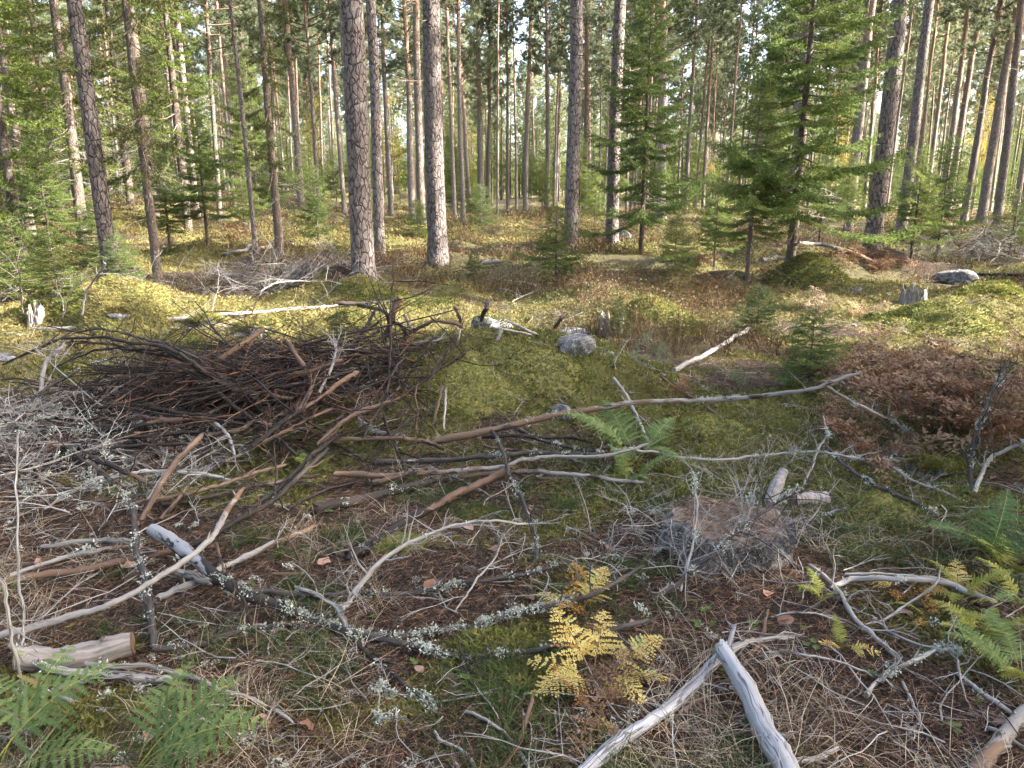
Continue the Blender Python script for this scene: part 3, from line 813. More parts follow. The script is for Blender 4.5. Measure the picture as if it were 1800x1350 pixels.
# spruces
SPR = {}
SPR['tall'] = spruce_mesh(1, 7.2, 0.9, 2.5, 130, dens=1.25, per_m=66, nl=0.045, nw=0.02, mats=MT['spruce_mid'], dead=16, thin_low=0.1)
SPR['mid'] = spruce_mesh(2, 4.4, 0.9, 1.65, 100, dens=1.45, mats=MT['spruce_mid'], per_m=76, nl=0.040, nw=0.015, dead=12, thin_low=0.3)
SPR['young'] = spruce_mesh(3, 3.4, 0.6, 1.25, 80, dens=1.5, mats=MT['spruce_mid'], per_m=80, nl=0.04, nw=0.015, dead=8, droop=0.18)
SPR['low'] = spruce_mesh(4, 1.5, 0.12, 0.80, 62, dens=2.0, dead=3, droop=0.1, per_m=120, nl=0.026, nw=0.009)
SPR['lowlight'] = spruce_mesh(5, 1.4, 0.15, 0.72, 50, dens=1.8, dead=4, droop=0.15, mats=MT['spruce_light'], per_m=120, nl=0.03, nw=0.009)
SPR['big'] = spruce_mesh(6, 13.0, 2.2, 2.5, 105, per_m=75, dens=0.75, dead=26, droop=0.5, mats=MT['spruce_dry'], nl=0.06, nw=0.022, thin_low=0.6)
SPR['biglush'] = spruce_mesh(7, 12.0, 1.4, 2.3, 100, per_m=75, dens=0.8, dead=14, droop=0.42, mats=MT['spruce_light'], nl=0.06, nw=0.022, thin_low=0.3)
SPR['bigdark'] = spruce_mesh(8, 11.0, 0.5, 2.0, 100, per_m=65, dens=0.7, dead=6, droop=0.35, nl=0.065, nw=0.025)
SPRH = dict(tall=7.2, mid=4.4, young=3.4, low=1.5, lowlight=1.4, big=13, biglush=12, bigdark=11)
def spruce(p, kind, H, label, group=None, rz=None, lean=(0, 0), name='spruce_tree', girth=1.0, wid=1.0):
    t = ob(name, None, None, (p[0], p[1], p[2] - 0.01)); t.empty_display_size = 0.2
    s = H / SPRH[kind]; t.scale = (s, s, s); t.rotation_euler = (lean[0], lean[1], rng.uniform(0, 6.28) if rz is None else rz)
    a = ob('trunk', SPR[kind][0], t); a.scale = (girth, girth, 1)
    c = ob('crown', SPR[kind][1], t); c.scale = (wid, wid, 1)
    return tag(t, label, 'spruce', group)

spruce(at(1389, 462), 'tall', 6.6, 'tallest young spruce on the right, dark drooping boughs reaching the top', girth=1.1)
spruce(at(1313, 492), 'mid', 3.35, 'bushy green young spruce with bare pale lower stem, right of centre', wid=1.0)
spruce(at(1127, 447), 'tall', 6.2, 'dark feathery young spruce in front of the half hidden grey pine', wid=0.9, girth=.8)
spruce(at(977, 500), 'lowlight', 1.3, 'small flat-topped green spruce in front of the central grey pine', wid=1.1)
spruce(at(834, 492), 'low', 0.55, 'tiny dark spruce seedling right of the dark reddish-brown pine')
spruce(at(1600, 462), 'young', 2.2, 'left one of the two small dark spruces under the right-hand pines')
spruce(at(1645, 458), 'young', 2.7, 'right one of the two small dark spruces under the right-hand pines')
spruce(at(1775, 445), 'lowlight', 1.5, 'pale sparse little spruce by the right edge')
spruce(at(1185, 478), 'lowlight', 0.85, 'low light-green spruce right of the dark feathery spruce')
spruce(at(1420, 690), 'low', 0.70, 'small dark spruce rising out of the brown bracken', wid=1.1)
spruce(at(1330, 590), 'low', 0.55, 'low dark spruce bush beside the leaning grey stick', wid=1.2)
spruce(at(1255, 470), 'young', 1.9, 'shaggy little spruce between the feathery and the bushy ones')
spruce(at(1440, 425), 'mid', 2.6, 'yellowish spruce just behind the tallest young spruce')
spruce(at(1085, 590), 'lowlight', 0.4, 'tiny light-green spruce shoot beside the dark rotten stump')
# left side
spruce(at(279, 495), 'big', 11.5, 'lichened spruce with bare drooping branches behind the fallen birch log', girth=0.55, wid=0.8)
spruce(at(493, 452), 'big', 10.5, 'pale lichened spruce stem left of the stout foremost pine', girth=0.8, wid=0.62)
spruce(at(147, 425), 'big', 12.5, 'tall spruce with hanging grey twigs left of the dark grey pine')
spruce(at(268, 388), 'big', 13.5, 'tall pale-barked spruce right of the dark grey pine', girth=1.3, wid=0.8)
spruce(at(55, 418), 'biglush', 11.0, 'sunlit drooping spruce filling the upper left corner')
spruce(at(230, 360), 'biglush', 12.0, 'sunlit yellowish spruce behind the tall pale-barked one')
spruce(at(10, 440), 'bigdark', 6.5, 'dark dense spruce at the left edge')
spruce(at(95, 470), 'young', 2.6, 'feathery young spruce left of the dark grey pine')
spruce(at(300, 440), 'young', 2.4, 'feathery young spruce right of the dark grey pine')
spruce(at(365, 430), 'mid', 3.0, 'shaded young spruce beside the slender reddish pine')
spruce(at(40, 528), 'lowlight', 1.15, 'bright sunlit little spruce at the left edge')
spruce(at(105, 540), 'lowlight', 0.9, 'thin bare-stemmed little spruce in the sun on the left')
spruce(at(180, 470), 'low', 1.3, 'bushy low spruce at the foot of the dark grey pine')
spruce(at(215, 505), 'low', 0.7, 'knee-high spruce right of the mossy boulder')
spruce(at(560, 440), 'young', 2.1, 'shaggy spruce left of the stout foremost pine')
spruce(at(430, 400), 'lowlight', 1.6, 'light-green spruce on the sunny bank on the left')
spruce(at(804, 372), 'lowlight', 3.0, 'yellow-green young spruce glowing in the central gap')
spruce(at(845, 400), 'low', 1.5, 'dark low spruce in the central gap')
spruce(at(735, 420), 'low', 1.2, 'green low spruce between the stout pine and the dark reddish-brown pine')
spruce(at(1045, 400), 'young', 2.2, 'young spruce between the two central grey pines')
spruce(at_d(30, 400, 15.5), 'biglush', 9.5, 'drooping feathery spruce at the left edge, nearest of the left-hand spruces', wid=1.0)
spruce(at_d(330, 400, 24), 'biglush', 12.0, 'drooping yellowish spruce between the two lichened spruces')
spruce(at_d(110, 400, 25), 'biglush', 12.5, 'sunlit hanging spruce just left of the dark grey pine')
# undergrowth of the stand
UL = ['far dark young spruce under the trunks left of the stout foremost pine',
      'far dark young spruce under the trunks in the middle of the backdrop',
      'far dark young spruce under the trunks on the right of the backdrop']
FARO = []
cnt = 0; tries = 0
while cnt < 70 and tries < 3000:
    tries += 1
    d = rng.uniform(27, 85); a = rng.uniform(-0.72, 0.72); pxx = 900 + FPX * a
    if 790 < pxx < 1000 and d < 48: continue
    if d < 40 and pxx > 1000 and rng.random() < 0.6: continue
    x = a * d; zone = 0 if pxx < 620 else (1 if pxx < 1240 else 2)
    k = ['mid', 'bigdark', 'young', 'tall', 'bigdark'][int(rng.integers(5))]
    H = {'mid': 3.5, 'young': 2.5, 'tall': 5.5, 'bigdark': 7.5}[k] * rng.uniform(0.6, 1.25)
    _o = spruce((x, d, float(hgt(x, d))), k, H, UL[zone], 'far young spruces ' + ('left', 'middle', 'right')[zone])
    FARO.append((_o, pxx)); cnt += 1
rank_labels(FARO, 'far young spruce')
# yellow birches far back
def birch_mesh(seed):
    rg = np.random.default_rng(seed); tr = G(); cr = G()
    z = np.linspace(-0.2, 7, 12); w = np.cumsum(rg.normal(0, 0.03, (12, 2)), 0)
    tube(tr, np.column_stack([w, z]), np.linspace(0.06, 0.008, 12), 7, 0, False, rg=rg)
    for k in range(46):
        zz = rg.uniform(1.6, 6.9); az = rg.uniform(0, 6.28); L = (1.15 - 0.1 * zz) * rg.uniform(0.6, 1.3) + 0.25
        p = np.array([0, 0, zz]); d = np.array([math.cos(az), math.sin(az), 0.7]); e = p + d * L
        stick(cr, [p, e], 0.009, 0.003, 3, 0, rg)
        n = 46; t = rg.uniform(0.2, 1.05, n); b = p + (e - p) * t[:, None] + rg.normal(0, 0.13, (n, 3))
        blades(cr, b, rg.normal(size=(n, 3)), 0.055, 0.06, None, 1, None, 1, rg)
    return tr.mesh('trunk', [MT['birch']], True), cr.mesh('crown', [MT['limb'], MT['birch_leaf']])
BIR = birch_mesh(5)
for (x, d, s, lab) in [(690, 46, 1.0, 'yellow autumn birch between the stout pine and the orange pair'), (560, 50, 0.9, 'yellow birch far behind the brown pine on the left'),
                       (1715, 48, 0.95, 'orange-yellow birch behind the right-hand stand'), (825, 55, 0.7, 'small yellow birch low in the central gap'), (1250, 52, 0.7, 'small yellow birch behind the bushy young spruce'),
                       (1470, 40, 0.8, 'yellow birch between the tallest young spruce and the leaning pine')]:
    p = at_d(x, 330, d); t = ob('birch_tree', None, None, p); t.scale = (s, s, s); ob('trunk', BIR[0], t); ob('crown', BIR[1], t); tag(t, lab, 'birch')

# the wood beyond, and unseen trees around the clearing, placed to shade it
def whole_tree(tm, cm, s=1.0):
    g = bpy.data.meshes.new('wood_tree')
    return tm, cm
FAR_P = []; FAR_S = []; FAR_I = []
kinds = []                                                  # coarser trees for the distance: fewer, larger needle sprays
for k in range(5): kinds += [PINE[k][2], pine_crown_mesh(200 + k, PINE[k][0], (0.42, 0.52, 0.36, 0.47, 0.55)[k], (2.6, 2.3, 2.8, 2.5, 2.4)[k], (62, 50, 66, 58, 52)[k], tuft=2.4, nl=0.26, nw=0.085, deadn=10)]
FD = spruce_mesh(8, 11.0, 0.5, 2.0, 70, per_m=12, dens=0.42, dead=0, droop=0.35, nl=0.17, nw=0.075)
FL = spruce_mesh(7, 12.0, 1.4, 2.3, 70, per_m=12, dens=0.42, dead=0, droop=0.42, mats=MT['spruce_light'], nl=0.17, nw=0.07)  # lighter needle colour stands for sun and haze on the far spruces
kinds += [FD[0], FD[1], FL[0], FL[1]]
n = 0
while n < 1300:
    d = rng.uniform(84, 190); a = rng.uniform(-0.85, 0.85); x = a * d
    sp = n >= 300
    k = (5 if rng.random() < .5 else 6) if sp else int(rng.integers(5)); s = rng.uniform(0.85, 1.15) if not sp else rng.uniform(0.4, 1.05)
    if sp: d = rng.uniform(74, 140); x = a * d
    if n >= 1120: k = 6; s = rng.uniform(.22, .5); d = rng.uniform(56, 95); x = a * d
    for h in (0, 1): FAR_P.append((x, d, float(hgt(x, d)) - 0.1)); FAR_S.append(s); FAR_I.append(2 * k + h)
    n += 1
rz = np.repeat(rng.uniform(0, 6.28, n), 2)
scatter('far_wood', kinds, FAR_P, np.column_stack([rz * 0, rz * 0, rz]), FAR_S, FAR_I, 'far pine and spruce wood closing the view behind the trunks')

# places that the photograph shows in the sun: (x, y, radius)
LIT = [(-5.6, 9.7, 1.0), (5.6, 9.2, 0.9), (7.5, 13.6, 0.3), (10.5, 19.0, 0.7), (-9, 27, 1.0)]
SH = SUNV[:2] / np.linalg.norm(SUNV[:2]); PERP = np.array([-SH[1], SH[0]]); TE = math.tan(SUN_EL)
SUR_P = []; SUR_S = []; SUR_I = []; put = []
def stand(x, y, gap=2.4):
    if abs(x) < 0.80 * y + 2.5 and y > -2: return           # keep the view clear
    if math.hypot(x, y) < 4.5: return
    if any((x - q[0]) ** 2 + (y - q[1]) ** 2 < gap ** 2 for q in put): return
    for (lx, ly, lr) in LIT:  # no unseen tree where its crown would shade a sunny place
        v = np.array([x - lx, y - ly]); t = v @ SH; s = abs(v @ PERP)
        if 4 < t < 33 and s < lr + 1.2: return
        if 0 < t <= 4 and s < lr: return
    put.append((x, y)); k = int(rng.integers(5)); s = rng.uniform(0.9, 1.1)
    if rng.random() < 0.4: k = 5; s = rng.uniform(1.2, 1.7)
    for h in (0, 1): SUR_P.append((x, y, float(hgt(x, y)) - 0.1)); SUR_S.append(s); SUR_I.append(2 * k + h)
for k in range(2600):                                       # unseen trees added on the sunny side, their crowns shading the foreground
    t = rng.uniform(7, 30); q = np.array([rng.uniform(-5, 6), rng.uniform(0.5, 6.2)]) + SH * t
    stand(q[0], q[1])
for k in range(1600):  # more unseen trees on the sunny side, shading the middle ground
    t = rng.uniform(9, 32); q = np.array([rng.uniform(-9, 9), rng.uniform(7, 26)]) + SH * t
    stand(q[0], q[1], 3.0)
for k in range(1500): stand(rng.uniform(-45, 55), rng.uniform(-45, 34), 4.5)
print('SURROUND', len(put))
rz = np.repeat(rng.uniform(0, 6.28, len(put)), 2)
scatter('unseen_shade_wood', kinds, SUR_P, np.column_stack([rz * 0, rz * 0, rz]), SUR_S, SUR_I, 'unseen pines and spruces around the clearing, placed to shade it')

# ---------------------------------------------------------------- fallen branches and sticks, one by one
def side_twigs(g, P, Rad, n, L0, rg, m=0, sub=True):
    T = nrm(np.gradient(P, axis=0))
    for k in range(n):
        i = int(rg.integers(len(P) // 6, len(P)))
        d = nrm(T[i] * rg.uniform(0.2, 0.9) + rg.normal(0, 0.7, 3) + np.array([0, 0, 0.15]))
        L = L0 * rg.uniform(0.4, 1.2); p = P[i]; r = min(Rad[i] * 0.5, 0.0045)
        pts = [p]; q = p
        for s in range(4):
            d = nrm(d + rg.normal(0, 0.22, 3)); q = q + d * L / 4
            gz = float(hgt(q[0], q[1])) + 0.006
            if q[2] < gz: q = np.array([q[0], q[1], gz])
            pts.append(q)
        stick(g, pts, max(r, 0.002), 0.0012, 5, m, rg)
        if sub:
            for s in range(3):
                b = pts[1 + s]; d2 = nrm(d + rg.normal(0, 0.8, 3)); e = b + d2 * L * 0.3
                e[2] = max(e[2], float(hgt(e[0], e[1])) + 0.006)
                stick(g, [b, (b + e) / 2 + rg.normal(0, 0.008, 3), e], 0.0016, 0.001, 3, m, rg)

def lichen_on(P, Rad, n, rg, size=0.011, lo=0.0, hi=1.0, top=0.6):
    g = G(); N = len(P)
    cl = rg.uniform(lo, hi, max(n // 7, 3)); n = int(n * .75)
    i = np.clip(((cl[rg.integers(len(cl), size=n)] + rg.normal(0, .018, n)) * N).astype(int), 0, N - 1)
    c = P[i] + nrm(rg.normal(0, .7, (n, 3)) + np.array([0, -.15, top])) * (Rad[i] * 0.95)[:, None] + rg.normal(0, size * .4, (n, 3))
    k = 14
    ci = np.repeat(np.arange(n), k)
    b = c[ci] + rg.normal(0, size * 0.75, (n * k, 3)) * np.repeat(rg.uniform(0.5, 1.5, n), k)[:, None]
    d = nrm(rg.normal(size=(n * k, 3)) + np.array([0, 0, 0.4]))
    blades(g, b, d, size * rg.uniform(0.5, 1.3, n * k), size * 0.75, None, 1, np.clip(rg.normal(0.5, 0.25, n * k), 0, 1), 0, rg)
    return g

BR_N = [0]
def branch(name, label, mat, w0, w1, pts, tw=0, twl=0.16, lich=0, llo=0.0, lhi=1.0, cap=None, jit=0.06, cat='branch', ns=10, hbase=None, sub=True, smooth=True, group=None):
    BR_N[0] += 1
    rg = np.random.default_rng(1000 + BR_N[0])
    pts = [p if len(p) == 3 else (p[0], p[1], 0.015) for p in pts]
    W = np.array([at(*p) for p in pts])
    dist = np.linalg.norm(W - np.array([0, 0, CAMZ]), axis=1)
    w = np.linspace(w0, w1, len(pts)) * (0.86 if name == 'log' else 0.74); rad = w / 2 / FPX * dist
    for i, p in enumerate(pts): W[i, 2] += rad[i] * 0.7 if p[2] < 0.03 else 0
    L = np.linalg.norm(np.diff(W, axis=0), axis=1).sum()
    n = int(np.clip(L / 0.022, 8, 90))
    P = catmull(W, n); Rd = np.interp(np.linspace(0, 1, n), np.linspace(0, 1, len(rad)), rad)
    wig = np.cumsum(rg.normal(0, 1, (n, 3)), 0); wig -= np.linspace(0, 1, n)[:, None] * wig[-1]
    P = P + wig * 0.0024
    P[:, 2] = np.maximum(P[:, 2], hgt(P[:, 0], P[:, 1]) + Rd * 0.15)
    s = np.linspace(0, 1, n)
    Rd = Rd * (1 + 0.22 * (vn(s * n * 0.35, s * 0 + BR_N[0], 4) - 0.5))
    for k in range(int(L * 4) + 1):                       # knots
        c = rg.random(); Rd = Rd * (1 + rg.uniform(0.06, 0.22) * np.exp(-((s - c) * L / 0.012) ** 2))
    g = G()
    Rd[-3:] *= np.array([.97, .9, .72]) if not cap else 1
    ringV = tube(g, P, Rd, ns, 0, True, jit * 0.8 + .02, rg=rg, ragged=0 if cap else .9)
    if rad.max() > 0.009:
        T = nrm(np.gradient(P, axis=0))
        for k in range(int(3 + L * 5)):                   # snapped side stubs
            i = int(rg.integers(2, n - 1)); d = nrm(T[i] * 0.6 + rg.normal(0, 0.7, 3))
            stick(g, [P[i], P[i] + d * (Rd[i] + rg.uniform(0.01, 0.04))], Rd[i] * 0.38, Rd[i] * 0.2, 5, 0, rg)
    if tw: side_twigs(g, P, Rd, tw, twl, rg, 0, sub)
    o = g.build(name, [MT[mat]], None, origin=P[0], smooth=smooth)
    tag(o, label, cat, group)
    if cap:
        e = -1 if w1 >= w0 else 0
        tt = nrm(P[-1] - P[-2]) if e == -1 else nrm(P[0] - P[1])
        rgv = ringV[e] + tt * 0.003 - P[0]; c0 = P[e] + tt * 0.004 - P[0]; kk = np.arange(ns)
        gc = G(); gc.add(np.vstack([c0 + (rgv - c0) * .97, c0[None]]), np.stack([kk, (kk + 1) % ns, np.full(ns, ns)], -1) if e == -1 else np.stack([(kk + 1) % ns, kk, np.full(ns, ns)], -1))
        gc.build('cut_end', [MT[cap]], o)
    if lich:
        lg = lichen_on(P - P[0], Rd, lich, rg, 0.010, llo, lhi)
        l = lg.build('lichen', [MT['lichen']], o); l['kind'] = 'stuff'
    return o

B = branch
# right foreground
B('log', 'smooth blue-grey bare log running out at the bottom right of centre', 'grey', 46, 31, [(1400, 1395, .05), (1370, 1338, .05), (1335, 1265, .06), (1300, 1195, .08), (1268, 1138, .10)], cat='log', ns=18, jit=0.01)
B('log', 'slimmer blue-grey bare pole crossing under the smooth log', 'grey', 27, 16, [(1010, 1372, .03), (1090, 1308), (1150, 1270), (1230, 1198), (1262, 1165), (1300, 1133, .05)], cat='log', ns=14, jit=0.015, lich=8)
B('stick', 'pale grey stick pointing right from the end of the smooth log', 'pale', 12, 9, [(1290, 1140, .08), (1330, 1128, .05), (1394, 1120, .04)], tw=3)
B('stick', 'grey upright splinter at the tip of the smooth log', 'grey', 10, 6, [(1278, 1145, .06), (1290, 1110, .10), (1293, 1098, .12)])
B('stick', 'reddish-brown stick passing behind the smooth log', 'tan', 11, 7, [(1202, 1252), (1265, 1207), (1309, 1168), (1339, 1124), (1350, 1072, .03)])
B('log', 'tan peeled log in the bottom right corner', 'tanpale', 27, 22, [(1700, 1375, .03), (1755, 1305, .03), (1812, 1245, .04)], cat='log', ns=14, jit=0.02, lich=0)
B('branch', 'thick arching grey branch bowed over the seedlings at lower right', 'greyspot', 11, 13, [(1465, 1033, .02), (1500, 1020, .04), (1545, 1016, .07), (1600, 1017, .08), (1650, 1021, .06), (1695, 1037, .04), (1745, 1060, .02)], lich=10)
B('branch', 'thin straight grey branch lying along the arching one', 'greyspot', 6, 5, [(1487, 1011, .04), (1560, 1010, .07), (1654, 1017, .08)], tw=2)
B('branch', 'grey branch slanting down from the left end of the arching one', 'greyspot', 8, 11, [(1424, 998), (1468, 1035, .03), (1498, 1080, .03), (1543, 1120, .03), (1578, 1158)], tw=5, lich=14)
B('branch', 'lichen-crusted pale branch at lower right with side twigs', 'pale', 11, 5, [(1526, 1224, .02), (1554, 1191, .04), (1587, 1172, .05), (1646, 1146, .06), (1690, 1142, .07)], tw=8, lich=50, llo=.2)
B('twig', 'forked pale twig bending down beside the lichen-crusted branch', 'pale', 6, 3, [(1672, 1146, .07), (1687, 1172, .05), (1698, 1230, .02)], tw=4, cat='twig')
B('twig', 'bowed thin grey twig above the reddish-brown stick', 'pale', 4, 3, [(1357, 1087), (1390, 1079, .05), (1424, 1078, .07), (1483, 1096, .02)], tw=2, cat='twig')
B('twig', 'long thin twig reaching right from the smooth log', 'pale', 4, 4, [(1339, 1146, .03), (1424, 1150, .05), (1483, 1167, .04), (1539, 1193)], tw=4, cat='twig')
B('stick', 'short brown bark-stripped stick near the bottom right', 'tan', 8, 6, [(1402, 1268), (1445, 1283), (1491, 1298)])
B('stick', 'short thick pale stub at the bottom edge right of the smooth log', 'pale', 14, 10, [(1400, 1342), (1440, 1330), (1472, 1318)])
B('stick', 'grey pole end running to the bottom right corner log', 'greyspot', 9, 9, [(1687, 1191), (1740, 1230), (1785, 1262)], lich=8)
B('stick', 'thin pole under the tan corner log', 'pale', 8, 9, [(1738, 1280), (1775, 1302), (1815, 1325)])
B('stick', 'pale forked stick half sunk in the litter at lower right', 'pale', 7, 4, [(1535, 1090), (1560, 1112), (1610, 1132, .03), (1690, 1148, .05)], tw=4)
B('stick', 'curved grey twig rising left of the lime ferns', 'greyspot', 6, 3, [(1545, 1095), (1592, 1065, .06), (1637, 1035, .12), (1655, 995, .2)], tw=3)
B('branch', 'broken grey branch hung with bark at lower right', 'greyspot', 6, 5, [(1585, 1200), (1600, 1240), (1613, 1265), (1598, 1290)], tw=4)
B('stick', 'grey snag twig with pale tip right of the round stump', 'pale', 8, 5, [(1455, 905), (1470, 896, .05), (1486, 893, .08)])
# around the round stump
B('branch', 'lichened dead branch leaning over the front of the round stump', 'darklich', 12, 5, [(1150, 1055), (1200, 1020, .06), (1235, 985, .12), (1290, 935, .22), (1360, 885, .3), (1420, 850, .34)], tw=22, twl=.3, lich=70, llo=.3)
B('branch', 'grey twiggy branch spreading in front of the round stump', 'greyspot', 6, 3, [(1195, 1040, .02), (1215, 975, .12), (1228, 900, .22), (1220, 830, .34)], tw=16, twl=.28, lich=30)
B('branch', 'upright twiggy dead spray beside the stump', 'greyspot', 5, 2, [(1270, 985, .02), (1305, 930, .14), (1320, 880, .24), (1335, 835, .33)], tw=16, twl=.25, lich=26)
# centre foreground
B('branch', 'long bowed grey branch arching across the centre foreground', 'greyspot', 13, 5, [(600, 1085, .02), (612, 1060, .05), (648, 1013, .12), (711, 961, .18), (767, 931, .2), (822, 917, .2), (874, 917, .18), (940, 921, .14)], tw=18, twl=.28, lich=6)
B('branch', 'tan peeled branch with dark lower end, slanting up to the crossing poles', 'darktan', 22, 17, [(615, 983), (667, 954), (722, 913, .04), (778, 880, .06), (841, 850, .09), (893, 826, .13)], ns=14, lich=8, lhi=.4)
B('branch', 'long blackish branch with a bare grey upper end in the left foreground', 'paledark', 29, 17, [(268, 931, .16), (326, 968, .15), (370, 1009, .13), (418, 1039, .11), (455, 1057, .09), (507, 1080, .06), (555, 1094, .04), (611, 1113, .03)], ns=16, lich=130, llo=.3, jit=.04, cap='cutpale')
B('branch', 'lowest of the dark lichened branches curving under the yellow fern', 'darklich', 15, 10, [(600, 1111, .03), (655, 1126), (730, 1143), (804, 1155), (878, 1149), (933, 1142, .03), (985, 1132, .05), (1080, 1110, .08), (1140, 1090, .1)], tw=6, lich=90, lhi=.8)
B('branch', 'middle of the dark lichened branches, thick with pale lichen', 'darklich', 14, 9, [(622, 1119), (711, 1118), (785, 1106), (841, 1102), (881, 1087, .03), (926, 1076, .04), (1000, 1060, .06), (1050, 1042, .08), (1130, 995, .12)], tw=8, lich=230, lhi=.75)
B('branch', 'upper of the dark lichened branches ending at the yellow fern', 'darklich', 12, 8, [(452, 1042, .05), (548, 1050, .04), (611, 1050), (674, 1053), (748, 1046), (807, 1033), (881, 1024), (952, 1005, .03), (1010, 985, .05)], tw=12, lich=90, llo=.3)
B('branch', 'dark crooked branch dropping from the fork to the bottom centre', 'dark', 13, 8, [(618, 1122), (648, 1154), (681, 1182), (722, 1217), (776, 1245)], tw=5, lich=26)
B('stick', 'slim bleached stick bending towards the bottom centre', 'pale', 7, 10, [(819, 1250, .04), (859, 1269, .04), (889, 1291, .03), (911, 1320), (932, 1355)])
B('stick', 'short crooked grey root left of the slim bleached stick', 'greyspot', 7, 9, [(763, 1287), (778, 1306), (807, 1320), (835, 1350)])
B('stick', 'dark brown upright stick crossing the slim bleached one', 'brown', 8, 12, [(938, 1232, .06), (922, 1287, .03), (904, 1328), (886, 1356)])
B('branch', 'crooked thin lichened branch hanging down from the crossing poles', 'darklich', 8, 8, [(866, 758, .16), (883, 793, .14), (890, 822, .16), (903, 850, .13), (922, 887, .1), (937, 924, .07), (944, 968, .03), (936, 996)], tw=10, lich=34)
B('twig', 'pale forked twig at the root of the long bowed branch', 'pale', 8, 12, [(524, 1034, .06), (567, 1054, .06), (600, 1078, .05), (609, 1115, .02)], tw=4, cat='twig')
B('twig', 'thin pale twig rising beside the forked one', 'pale', 3, 5, [(513, 988, .1), (545, 1015, .08), (557, 1042, .05)], tw=3, cat='twig')
B('twig', 'short dark twig crossing the lowest lichened branch', 'dark', 5, 9, [(808, 1125, .05), (815, 1170), (828, 1205), (850, 1232)], tw=3, cat='twig')
B('twig', 'straight pale twig across the upper lichened branch', 'pale', 4, 6, [(800, 1078), (835, 1020, .06), (868, 978, .07), (885, 938, .09)], tw=5, cat='twig')
B('twig', 'pale lichen twig lying left of the bottom centre', 'pale', 5, 3, [(650, 1210), (690, 1218), (760, 1225)], tw=4, lich=36, cat='twig')
B('twig', 'short upright lichen twig at the bottom left of centre', 'pale', 3, 5, [(668, 1205, .08), (666, 1245, .04), (664, 1285, .01)], lich=24, cat='twig')
# left foreground
B('branch', 'long curved bare branch, grey turning tan, sweeping up from the left edge', 'tangrey', 14, 11, [(-40, 1128, .06), (0, 1118, .08), (55, 1106, .1), (130, 1087, .13), (185, 1069, .16), (241, 1043, .19), (289, 1013, .22), (333, 983, .24), (370, 954, .25), (393, 920, .25), (407, 887, .24), (427, 860, .23)], ns=14, jit=0.03)
B('branch', 'long orange stick turning black, lying behind the curved bare branch', 'tandark', 15, 11, [(-30, 1040), (74, 1018), (167, 1002, .03), (241, 981, .04), (307, 965, .06), (352, 952, .08), (407, 922, .1), (463, 891, .12), (511, 854, .14), (575, 790, .2)], tw=4, ns=12)
B('stick', 'grey-tan stick above the long orange one at the left', 'tangrey', 9, 9, [(22, 1013), (93, 991), (167, 972, .03), (240, 956, .04)], tw=3)
B('stick', 'short smooth grey stick in the left lichen heap', 'pale', 8, 11, [(78, 960, .05), (148, 952, .06), (228, 950, .06)])
B('stick', 'pale broken log running up right beneath the blackish branch', 'tangrey', 15, 12, [(280, 1056), (315, 1040), (363, 1022), (400, 998), (456, 972), (504, 950), (550, 929)], lich=8, ns=12)
B('stick', 'short thick grey stub under the blackish branch', 'pale', 17, 19, [(316, 1007, .04), (340, 1015, .05), (368, 1022, .05)])
B('log', 'weathered grey log with a dark sawn end at the lower left', 'rotten', 37, 42, [(30, 1172, .02), (90, 1158, .03), (160, 1147, .04), (233, 1131, .05)], cat='log', ns=20, cap='cut', jit=.06)
B('branch', 'grey branch with sawn right end below the weathered log', 'pale', 13, 17, [(20, 1134, .06), (67, 1165, .05), (96, 1176, .04), (167, 1187, .04), (230, 1193, .04), (306, 1194, .04)], cap='cut', lich=20, lhi=.4, ns=12)
B('branch', 'long pale curved branch sloping down right below the weathered log', 'pale', 11, 8, [(150, 1166, .08), (207, 1168, .09), (259, 1173, .08), (307, 1181, .06), (344, 1194, .05), (381, 1213, .04), (426, 1228, .03), (474, 1250), (515, 1273)], ns=10, lich=6)
B('branch', 'dark upright lichened branch dropping to the sawn end of the log', 'darklich', 11, 17, [(222, 869, .2), (237, 913, .17), (244, 972, .13), (256, 1017, .1), (263, 1065, .06), (270, 1141, .02)], tw=10, lich=80)
B('branch', 'grey and black branch leading right from the sawn end of the log', 'darklich', 14, 9, [(277, 1144), (333, 1139), (411, 1122), (444, 1111), (519, 1104), (560, 1107)], tw=4, lich=36)
B('twig', 'thin orange twig hanging across the blackish branch', 'tandark', 5, 7, [(380, 955, .16), (396, 998, .16), (419, 1031, .13), (433, 1057, .1), (442, 1098, .03)], tw=2, cat='twig')
B('stick', 'short brown chopped stick standing in the left of the heap', 'brown', 12, 13, [(250, 915, .06), (267, 883, .1), (290, 842, .14), (307, 813, .18), (332, 788, .22), (354, 766, .26)])
B('stick', 'short orange stick right of the chopped brown one', 'tan', 8, 8, [(283, 910, .04), (307, 885, .07), (332, 852, .1)])
B('stick', 'pale wood chip below the sawn branch at the lower left', 'pale', 10, 11, [(74, 1213), (100, 1226), (127, 1238)])
B('stick', 'flat pale chip lying above the green bracken', 'pale', 8, 9, [(93, 1212), (125, 1205), (160, 1196)])
B('stick', 'white stick end at the left edge above the bracken', 'pale', 8, 6, [(-10, 1250), (15, 1258), (40, 1270)])
B('twig', 'thin dead stem standing at the lower left edge', 'pale', 7, 7, [(-5, 1010, .5), (7, 1050, .44), (22, 1124, .3), (33, 1194, .14), (46, 1262, .0)], tw=7, twl=.3, cat='twig')
B('twig', 'pale thin stalk at the left edge in front of the lichen heap', 'pale', 5, 4, [(38, 1180), (48, 1060, .2), (30, 930, .42), (32, 760, .7)], tw=6, cat='twig')
B('stick', 'short orange stick right of the blackish branch', 'tan', 8, 7, [(466, 1012), (500, 1011), (533, 1009)])
